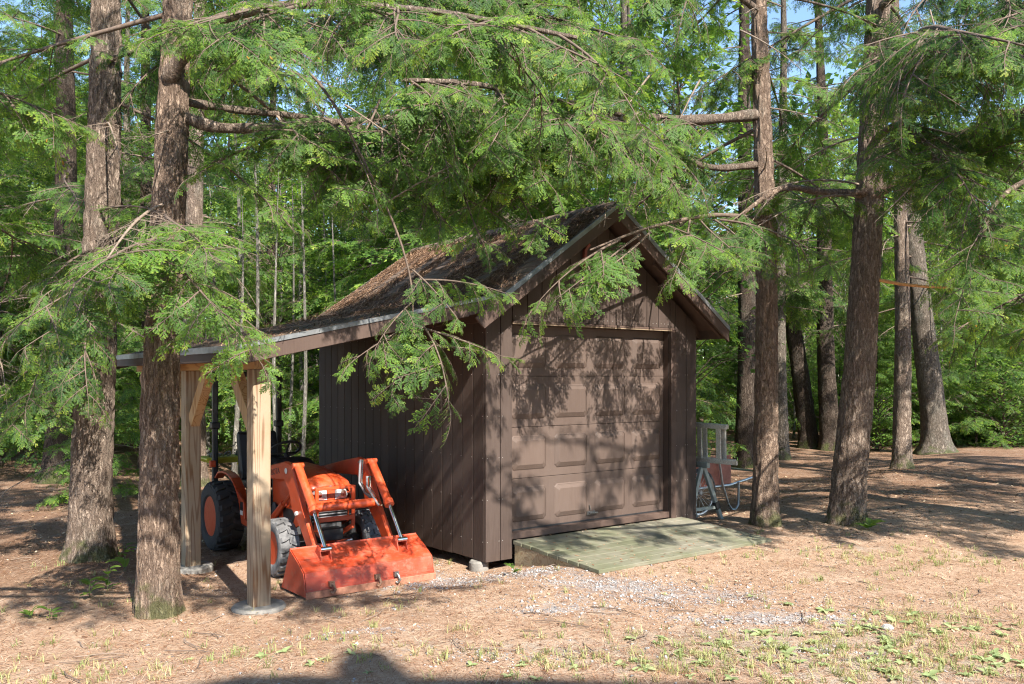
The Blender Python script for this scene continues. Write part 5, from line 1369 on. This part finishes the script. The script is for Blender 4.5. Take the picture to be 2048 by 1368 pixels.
def place(name, cat, label, group, x, y, parts, s=1.0, sz=None, rz=None):
    o = empty(name, (x, y, gz(x, y) - 0.03), 0, label, cat, group)
    a = br.uniform(0, 6.28) if rz is None else rz
    for nm, me, k in parts:
        c = link(nm, me, o); c.scale = (s * k, s * k, (sz or s)); c.rotation_euler = (0, 0, a)
    return o
br = random.Random(77)
HEML = 'tall hemlock in the wood behind the shed'
def far_ok(x, y, dmin, L):
    u = 0.8 * (x - S0.x) + 0.6 * (y - S0.y); v = -0.6 * (x - S0.x) + 0.8 * (y - S0.y)
    if -3.6 < u < 4.6 and -2 < v < 5: return False
    return all((x - a) ** 2 + (y - b) ** 2 > dmin * dmin for a, b in L)
spots = [(t.o.location.x, t.o.location.y) for t in T.values()]
nh = 0
for k in range(4000):
    if nh >= 96: break
    y = 14.5 + 42 * br.random() ** 1.0; x = br.uniform(-0.68, 0.68) * y
    if not far_ok(x, y, 2.0, spots): continue
    px = 1024 + F * x / y
    if px > 1380 and y < 38: continue      # the right side stays open and leafy
    if 380 < px < 700 and y < 40 and br.random() < 0.85: continue
    if (1180 < px < 1560 or 640 < px < 780) and y > 28: continue
    spots.append((x, y)); nh += 1
    c = br.choice((0, 1)); s = br.uniform(0.8, 1.25)
    place('forest_hemlock', 'tree', 'one of the dense hemlocks crowding the wood behind the shed', 'hemlocks in the wood behind', x, y, (('trunk', FTRUNK[k % 2], br.uniform(0.7, 1.2)), ('crown', CROWN[c], 1.0)), s)
nl = 0
for k in range(4000):
    if nl >= 44: break
    y = 13 + 22 * br.random(); x = (br.uniform(-0.64, 0.64) if nl < 26 else br.uniform(0.25, 0.64)) * y
    if x / y > 0.2 and y < 24: continue
    if not far_ok(x, y, 1.2, spots): continue
    spots.append((x, y)); nl += 1
    place('young_hemlock', 'tree', 'young hemlock growing in the undergrowth behind the shed', 'young hemlocks in the undergrowth', x, y, (('trunk', FTRUNK[0], 0.25), ('crown', CROWN[2], 1.0)), br.uniform(0.5, 1.1))
for o in [o for o in scene.objects if o.name.startswith('young_hemlock')]:
    for c in o.children:
        if c.name.startswith('trunk'): c.scale.z *= 0.36
ns = 0
for k in range(6000):
    if ns >= 105: break
    y = 13.5 + 40 * br.random() ** 1.1; x = br.uniform(-0.66, 0.66) * y
    px = 1024 + F * x / y
    if px < 900 and y < 15: continue
    if px < 520 or (px < 1150 and br.random() < 0.6): continue
    if px > 1380 and y < 27: continue
    if not far_ok(x, y, 0.8, spots): continue
    spots.append((x, y)); ns += 1
    c = br.choice((0, 1, 2))
    place('sapling', 'tree', 'pale stemmed leafy sapling in the sunlit undergrowth of the wood', 'leafy saplings in the wood', x, y, (('trunk', STRUNK[c], br.uniform(0.7, 1.5)), ('crown', SAP[c], 1.0)), br.uniform(0.8, 1.25))
for k in range(46):                                     # slim pale stems left of the shed
    y = br.uniform(15, 34); px = br.choice((br.uniform(380, 700), br.uniform(20, 900))); x = (px - 1024) / F * y
    place('slim_trunk', 'tree', 'slim pale bare stem in the thicket behind the shed and tractor', 'slim pale stems in the thicket', x, y, (('trunk', STRUNK[k % 3], br.uniform(0.6, 1.5)),), 1.0)
nbu = 0
for k in range(6000):
    if nbu >= 90: break
    y = 14 + 30 * br.random(); x = br.uniform(-0.64, 0.66) * y; px = 1024 + F * x / y
    if px < 1380 and y < 26: continue
    if px > 1380 and y < (25 if px < 1740 else 22.5) + 3 * br.random(): continue
    if nbu > 45 and not (px > 1740 and y < 32): continue
    if not far_ok(x, y, 0.55, spots): continue
    spots.append((x, y)); nbu += 1
    place('bush', 'bush', 'bright green leafy bush in the undergrowth between the far trunks', 'leafy bushes in the undergrowth', x, y, (('leaves', br.choice(BUSH), br.uniform(0.8, 1.2)),), br.choice((0.5, 0.7, 0.9, 1.2, 1.45)) * br.uniform(0.8, 1.2))
# the far wood that reads as one mass
r_ = np.random.RandomState(9); V, Tn = [], []
nfar = 98000
ang = r_.uniform(-0.68, 0.68, nfar); dist = r_.uniform(48, 85, nfar)
hmax = 20 + 6 * np.array([noise.noise(Vector((a * 14, 0, 2))) for a in ang])
pxf = 1024 + F * ang
hmax = np.where(((pxf > 1180) & (pxf < 1560)) | ((pxf > 640) & (pxf < 780)), hmax * 0.55, hmax)
zz = hmax * r_.rand(nfar) ** 1.1
fx = ang * dist; fy = dist
gzz = np.array([gz(a, b) for a, b in zip(fx, fy)])
P0 = np.stack([fx, fy, zz + gzz], 1)
d = r_.randn(nfar, 3); d /= np.linalg.norm(d, axis=1, keepdims=True); e = np.cross(d, r_.randn(nfar, 3)); e /= np.linalg.norm(e, axis=1, keepdims=True)
s = r_.uniform(0.14, 0.40, (nfar, 1))
V = np.empty((nfar * 4, 3)); V[0::4] = P0 - d * s; V[1::4] = P0 + e * s * 0.5; V[2::4] = P0 + d * s; V[3::4] = P0 - e * s * 0.5
tn = np.clip(0.45 + 0.25 * np.array([noise.noise(Vector((a * 30, z * 0.5, b * 0.2))) for a, z, b in zip(ang, zz, dist)]) + r_.randn(nfar) * 0.12, 0, 0.94)
tag(link('far_wood', np_mesh('far_wood', V, np.arange(nfar * 4).reshape(-1, 4), M['leaf'], tn)), 'far green wood closing the view between the trunks', 'wood', kind='stuff')

# ------------------------------------------------------------------ litter, gravel, grass
r_ = np.random.RandomState(5)
def scatter(n, x0, x1, y0, y1, dens=None):
    out = []
    while len(out) < n:
        x, y = r_.uniform(x0, x1), r_.uniform(y0, y1)
        if abs(x) > 0.66 * y + 0.6: continue
        if dens is None or r_.rand() < dens(x, y): out.append((x, y, gz(x, y)))
    return np.array(out)
def clear(x, y):
    u = 0.8 * (x - S0.x) + 0.6 * (y - S0.y); v = -0.6 * (x - S0.x) + 0.8 * (y - S0.y)
    if 0 < u < W_ and 0 < v < 4: return 0.0
    if RU0 < u < RU1 and -RL < v <= 0: return 0.0
    return 1.0
def mat_litter(name, stops, rough=0.9):
    t = NT(name); return t.fin(t.ramp(t.attr(), stops), rough, spec=0.2)
# pine needles
n = 60000; P0 = scatter(n, -6, 7, 4.9, 13, lambda x, y: clear(x, y) * (5.2 / y) ** 1.2); az = r_.uniform(0, 6.283, n); L = r_.uniform(0.02, 0.05, n)
d = np.stack([np.cos(az), np.sin(az), r_.uniform(-.12, .22, n)], 1); q = np.stack([-np.sin(az), np.cos(az), np.zeros(n)], 1) * 0.0016
up = np.array((0, 0, 1.0)) * (0.004 + 0.008 * r_.rand(n, 1)); c = P0 + up
V = np.empty((n * 4, 3)); V[0::4] = c - d * L[:, None] - q; V[1::4] = c - d * L[:, None] + q; V[2::4] = c + d * L[:, None] + q * .6; V[3::4] = c + d * L[:, None] - q * .6
tag(link('pine_needles', np_mesh('pine_needles', V, np.arange(n * 4).reshape(-1, 4), mat_litter('fallen_needles', [(0, (0.12, 0.05, 0.028)), (0.4, (0.28, 0.14, 0.075)), (0.8, (0.42, 0.26, 0.16)), (1, (0.60, 0.48, 0.36))]), r_.rand(n))), 'fallen pine needles felted over the ground', 'needles', kind='stuff')
# dead leaves and bits
n = 9000; P0 = scatter(n, -8, 9, 4.9, 17, lambda x, y: clear(x, y) * (0.4 if y < 9 else 0.8)); az = r_.uniform(0, 6.283, n)
d = np.stack([np.cos(az), np.sin(az), r_.uniform(-.4, .5, n)], 1); q = np.stack([-np.sin(az), np.cos(az), r_.uniform(-.5, .5, n)], 1); s = r_.uniform(0.005, 0.022, (n, 1)) * (0.7 + P0[:, 1:2] * 0.05)
c = P0 + np.array((0, 0, 0.008))
V = np.empty((n * 4, 3)); V[0::4] = c - d * s; V[1::4] = c + q * s * .5; V[2::4] = c + d * s; V[3::4] = c - q * s * .6
tag(link('dead_leaves', np_mesh('dead_leaves', V, np.arange(n * 4).reshape(-1, 4), mat_litter('dead_leaf', [(0, (0.06, 0.032, 0.02)), (0.4, (0.20, 0.11, 0.065)), (0.75, (0.38, 0.25, 0.15)), (1, (0.55, 0.45, 0.33))]), r_.rand(n))), 'small dead leaves scattered over the forest floor', 'dead leaves', kind='stuff')
# gravel
n = 7500; P0 = scatter(n, -3.5, 4, 4.9, 9.6, lambda x, y: clear(x, y) * min(1, (patch(GRAVEL, x, y) * (0.55 + 0.9 * noise.noise(Vector((x * 3, y * 3, 2))))) + 0.007))
ico = [(1, 0, 0), (-1, 0, 0), (0, 1, 0), (0, -1, 0), (0, 0, 1), (0, 0, -1)]; icf = [(0, 2, 4), (2, 1, 4), (1, 3, 4), (3, 0, 4), (2, 0, 5), (1, 2, 5), (3, 1, 5), (0, 3, 5)]
B = np.array(ico, dtype=float)
V = np.empty((n, 6, 3)); s = np.clip(r_.gamma(3.0, 0.0024, n), 0.003, 0.020)
for i in range(n):
    a = r_.rand() * 6.283; ca, sa = math.cos(a), math.sin(a); k = B * (r_.uniform(0.7, 1.2, (6, 1))) * np.array((1, r_.uniform(.6, 1), r_.uniform(.4, .75))) * s[i]
    k = k + r_.randn(6, 3) * s[i] * 0.15
    V[i] = np.stack([k[:, 0] * ca - k[:, 1] * sa, k[:, 0] * sa + k[:, 1] * ca, k[:, 2]], 1) + P0[i] + (0, 0, s[i] * 0.2)
FF = (np.arange(n)[:, None, None] * 6 + np.array(icf)[None]).reshape(-1, 3)
tag(link('gravel', np_mesh('gravel', V.reshape(-1, 3), FF, mat_litter('gravel_stone', [(0, (0.14, 0.135, 0.135)), (0.5, (0.30, 0.295, 0.30)), (1, (0.44, 0.43, 0.43))]), np.repeat(r_.rand(n), 8))), 'grey gravel lying in patches on the drive', 'gravel', kind='stuff')
# sparse grass
def gdens(x, y): return 0.03 + 0.9 * patch([(2.3, 5.4, 1.4, 0.5, 1), (3.0, 6.3, 0.8, 0.5, .6), (0.9, 5.3, 0.9, 0.25, .7), (-1.6, 5.6, 1.5, 0.4, .22), (-3.3, 6.2, 0.8, 0.5, .15), (3.8, 8.4, 1.2, 0.5, .4)], x, y)
nt = 820; P0 = scatter(nt, -5, 5, 4.9, 10.0, lambda x, y: clear(x, y) * gdens(x, y)); V, tn = [], []
for c in P0:
    tone = r_.rand()
    for k in range(r_.randint(5, 13)):
        a = r_.rand() * 6.283; h = r_.uniform(0.025, 0.085); b = c + np.array((r_.randn() * .016, r_.randn() * .016, 0)); d = np.array((math.cos(a), math.sin(a), 0)); q = np.array((-d[1], d[0], 0)) * 0.0026
        m1 = b + d * h * .3 + np.array((0, 0, h * .6)); tip = b + d * h * .9 + np.array((0, 0, h * .75))
        V += [b - q, b + q, m1 + q * .8, m1 - q * .8, m1 - q * .8, m1 + q * .8, tip, tip]; tn += [min(.94, tone * .8 + r_.rand() * .2)] * 2
V = np.array(V); nq = len(V) // 4
tag(link('grass', np_mesh('grass', V, np.arange(nq * 4).reshape(-1, 4), M['grass'], tn)), 'thin tufts of grass on the bare drive', 'grass', kind='stuff')
# needle litter lying on the roofs
n = 30000; V = np.empty((n * 4, 3)); tt = r_.rand(n)
for i in range(n):
    v = r_.uniform(-0.25, 4.0)
    if i < 9000: u = r_.uniform(-2.55, 0.08) ; u = u if r_.rand() < 0.5 else -0.15 + r_.randn() * 0.35; u = min(0.25, max(-2.57, u)); z = max(lz(u) + 0.006, roof_z(u) + 0.012 if u > 0.03 else 0) + abs(r_.randn()) * (0.018 + 0.03 * math.exp(-((u) / 0.25) ** 2))
    else:
        for _ in range(8):
            u = r_.uniform(0.1, 1.5)
            if r_.rand() < 0.45 + 1.5 * noise.noise(Vector((u * 1.2, v * 3.5, 4))): break
            v = r_.uniform(-0.25, 4.0)
        z = roof_z(u) + 0.016 + 0.004 * r_.rand()
    a = r_.rand() * 6.283; Lh = r_.uniform(0.02, 0.06); d = np.array((math.cos(a), math.sin(a), 0)); sl = LS if u < 0.03 else RS; d[2] = d[0] * sl + r_.randn() * 0.15
    q = np.array((-math.sin(a), math.cos(a), 0)) * 0.0022; c = np.array((u, v, z))
    V[4 * i:4 * i + 4] = (c - d * Lh - q, c - d * Lh + q, c + d * Lh + q, c + d * Lh - q)
o = np_mesh('roof_litter', V, np.arange(n * 4).reshape(-1, 4), mat_litter('roof_needles', [(0, (0.075, 0.04, 0.025)), (0.5, (0.19, 0.108, 0.065)), (0.85, (0.32, 0.195, 0.12)), (1, (0.46, 0.32, 0.21))]), tt)
o = link('roof_litter', o); o.location = S0; o.rotation_euler = (0, 0, SRZ); tag(o, 'dry brown needles and twigs lying on the shed and lean-to roofs', 'needles', kind='stuff')

# ------------------------------------------------------------------ weeds, plants, twigs: individuals
def leaf_mesh(name, L, w, mat, tone, curl=0.25):
    V, Fc = [], []
    for i in range(6):
        t = i / 5; ww = w * math.sin(math.pi * min(0.97, 0.12 + 0.86 * t)) ** 0.8
        z = L * (0.32 * t - curl * 1.2 * t * t)
        V += [(L * t, -ww / 2, z + 0.12 * ww), (L * t, 0, z), (L * t, ww / 2, z + 0.12 * ww)]
    for i in range(5):
        a = i * 3; Fc += [(a, a + 1, a + 4, a + 3), (a + 1, a + 2, a + 5, a + 4)]
    return np_mesh(name, V, np.array(Fc), mat, [tone] * 10, smooth=True)
WL = [leaf_mesh('leaf', 0.075, 0.034, M['weed'], tn, cu) for tn, cu in ((0.25, 0.3), (0.45, 0.35), (0.62, 0.25), (0.8, 0.4))]
PL = [leaf_mesh('leaf', 0.11, 0.055, M['leaf'], tn, 0.3) for tn in (0.5, 0.75)]
def weed(x, y, n, s, label, group, leaves=WL, name='broadleaf_weed', rise=0.0):
    o = empty(name, (x, y, gz(x, y) + 0.004), br.uniform(0, 6.28), label, 'weed' if leaves is WL else 'plant', group)
    for k in range(n):
        c = link('leaf', br.choice(leaves), o); a = 6.283 * (k + br.uniform(-.25, .25)) / n
        c.rotation_euler = (br.uniform(-.3, .3), -br.uniform(0.0, 0.45), a); q = s * br.uniform(0.6, 1.25); c.scale = (q, q, q)
        if rise: c.location = (0.02 * math.cos(a), 0.02 * math.sin(a), rise * (k + 1) / n)
    if rise:
        m = MB(); m.tube([(0, 0, -0.01), (0.01, 0, rise * .5), (0, 0.005, rise)], 0.003, 5); m.build('stem', M['grass'], o)
    return o
WD = [(2.4, 5.35, 1.3, 0.4, 1.0), (3.0, 6.1, 0.9, 0.35, 0.7), (1.7, 5.75, 0.7, 0.2, 0.5), (0.25, 5.2, 0.5, 0.12, 0.8), (-0.85, 5.45, 0.4, 0.2, 0.5), (-1.2, 5.6, 0.5, 0.2, 0.35)]
k = 0
while k < 150:
    x, y = br.uniform(-2.2, 4.2), br.uniform(5.0, 7.4)
    if abs(x) > 0.62 * y or br.random() > patch(WD, x, y) + 0.01: continue
    weed(x, y, br.randint(4, 7), br.uniform(0.4, 1.0), 'low broadleaf weed growing flat on the sunny drive', 'broadleaf weeds on the drive'); k += 1
for (px, py, dd, nl, s, ri, lab) in ((1025, 1145, 8.1, 6, 0.8, 0.10, 'lone green sprout on the gravel at the shed corner'), (215, 1165, 7.9, 9, 1.1, 0.20, 'leafy green plant at the left side of the big front trunk'), (180, 1185, 7.7, 7, 1.0, 0.12, 'smaller leafy plant, left of the one at the big front trunk'),
                                     (250, 1090, 8.7, 8, 1.2, 0.25, 'green shoot rising close behind the big front trunk'), (1738, 1045, 10.1, 8, 1.5, 0.06, 'leaf cluster at the foot of the thick leaning trunk'), (60, 1240, 7.0, 7, .8, .06, 'small seedling in the needles near the left edge'), (100, 1235, 7.0, 7, .8, .08, 'seedling in the needles beside the left edge one, to its right')):
    q = at(px, py, dd); weed(q.x, q.y, nl, s, lab, None, PL, 'leafy_plant', ri)
for k in range(60):
    px, py = br.uniform(40, 2010), br.uniform(1090, 1350)
    d = (CAMZ - 0.1) * F / (py - 755); q = at(px, py, d)
    if not clear(q.x, q.y): continue
    a = br.uniform(0, 6.28); L = br.uniform(0.12, 0.45); m = MB(); pts = [(L * (t - .5), 0.06 * L * math.sin(t * 5 + k), 0.006 + 0.02 * L * math.sin(3 * t)) for t in np.linspace(0, 1, 6)]
    m.tube(pts, [0.0045, 0.0042, 0.004, 0.0035, 0.003, 0.0018], 5)
    m.tube([pts[3], (pts[3][0] + L * .12, pts[3][1] + L * .12, pts[3][2] + .02)], [0.0028, 0.001], 4)
    o = m.build('fallen_twig', M['dead'] if k % 2 else M['twig']); o.location = (q.x, q.y, gz(q.x, q.y) + 0.004); o.rotation_euler = (0, 0, a)
    tag(o, 'thin dead twig lying on the needle litter', 'twig', 'dead twigs on the ground')
m = MB(); m.lathe([(0.01, 0.0), (0.06, 0.0), (0.075, 0.02), (0.05, 0.04), (0.01, 0.045)], 10); q = at(1775, 1262, 6.05)
m.v = [(x * 0.6, y * 0.5, z * (1 + .3 * noise.noise(Vector((x * 30, y * 30, 1))))) for x, y, z in m.v]
o = m.build('flat_stone', M['stone'], bevel=0); o.location = (q.x, q.y, gz(q.x, q.y) - 0.008); tag(o, 'flat pale stone sunk in the drive among the weeds at the right', 'stone')

# ------------------------------------------------------------------ the house behind the photographer: its hipped roof throws the shadow at the lower edge
hs = empty('house', (4.95, -5.3, 0.0), 0, 'brown house with a hipped roof behind the drive, its roof shadow on the ground', 'house')
m = MB(); m.box(-5.2, 5.2, -3.7, 3.7, -0.3, 5.98); m.build('wall', M['stain'], hs)
m = MB(); RH = 11.2
e = [(-5.5, -4.0, 5.8), (5.5, -4.0, 5.8), (5.5, 4.0, 5.8), (-5.5, 4.0, 5.8)]; ra, rb = (-1.0, 0, RH), (0.9, 0, RH - 0.05)
m.poly([e[0], e[1], rb, ra]); m.poly([e[2], e[3], ra, rb]); m.poly([e[1], e[2], rb]); m.poly([e[3], e[0], ra]); m.poly(e[::-1])
hr = m.build('roof', M['shingle'], hs)
m = MB(); m.box(-0.35, -0.08, -0.2, 0.2, 10.4, 11.5); m.build('chimney', M['rust'], hr, bevel=0.02)
for x in (-3.4, -1.2, 1.2, 3.4):
    for z in (0.9, 3.4):
        m = MB(); m.box(x - .5, x + .5, 3.7, 3.74, z, z + 1.3); wf = m.build('window', M['trim'], hs, bevel=0.01)
        m = MB(); m.box(x - .42, x + .42, 3.741, 3.75, z + .08, z + 1.22); m.build('pane', M['lamp'], wf)

# needles and bits lying on the ramp
n = 420; V = np.empty((n * 4, 3))
for i in range(n):
    u = r_.uniform(RU0 + .02, RU1 - .02); v = -RL * r_.rand() ** (0.6 if i % 2 else 1.6); z = RZ0 + (RZ1 - RZ0) * (-v / RL) + 0.004
    a = r_.rand() * 6.283; Lh = r_.uniform(0.012, 0.04); d = np.array((math.cos(a), math.sin(a), -(RZ1 - RZ0) / RL * math.sin(a))); q = np.array((-math.sin(a), math.cos(a), 0)) * (0.002 if i % 5 else 0.009); c = np.array((u, v, z))
    V[4 * i:4 * i + 4] = (c - d * Lh - q * .4, c - d * Lh * .2 + q, c + d * Lh, c - d * Lh * .2 - q)
o = link('ramp_litter', np_mesh('ramp_litter', V, np.arange(n * 4).reshape(-1, 4), bpy.data.materials['fallen_needles'], r_.rand(n))); o.location = S0; o.rotation_euler = (0, 0, SRZ)
tag(o, 'fallen needles and leaf bits lying on the plank ramp', 'needles', kind='stuff')

# ------------------------------------------------------------------ labels: the nearest of each kind in each part of the view are named apart
ZONES = ((250, 'at the far left'), (450, 'behind the big front trunk'), (640, 'behind the tractor'), (1000, 'behind the left roof slope'), (1400, 'behind the gable'), (1690, 'behind the straight red brown trunk'), (1850, 'behind the thick leaning trunk'), (9999, 'at the far right'))
GZ = ((620, 'left of the bucket'), (1020, 'before the bucket'), (1300, 'before the left half of the ramp'), (1600, 'before the right half of the ramp'), (9999, 'at the lower right'))
KINDS = {'forest_hemlock': ('dense forest hemlock', ZONES), 'young_hemlock': ('low young hemlock', ZONES), 'sapling': ('leafy pale stemmed sapling', ZONES), 'slim_trunk': ('slim pale bare stem', ZONES), 'bush': ('leafy green bush', ZONES),
         'broadleaf_weed': ('low broadleaf weed', GZ), 'fallen_twig': ('thin dead twig', GZ)}
ORD = ('nearest', 'second nearest', 'third nearest', 'fourth nearest')
bins = {}
for o in scene.objects:
    k = o.name.split('.')[0]
    if o.parent is None and k in KINDS and o.location.y > 0.5:
        px = 1024 + F * o.location.x / o.location.y
        zone = next(nm for lim, nm in KINDS[k][1] if px < lim)
        bins.setdefault((k, zone), []).append(o)
for (k, zone), L in bins.items():
    L.sort(key=lambda o: o.location.y)
    for i, o in enumerate(L):
        w = KINDS[k][0]
        o['label'] = ('%s %s %s' % (ORD[i], w, zone)) if i < 4 else ('one of the farther ones, %s %s' % (w, zone))
        o['group'] = o['group'].split(',')[0] + ', ' + zone
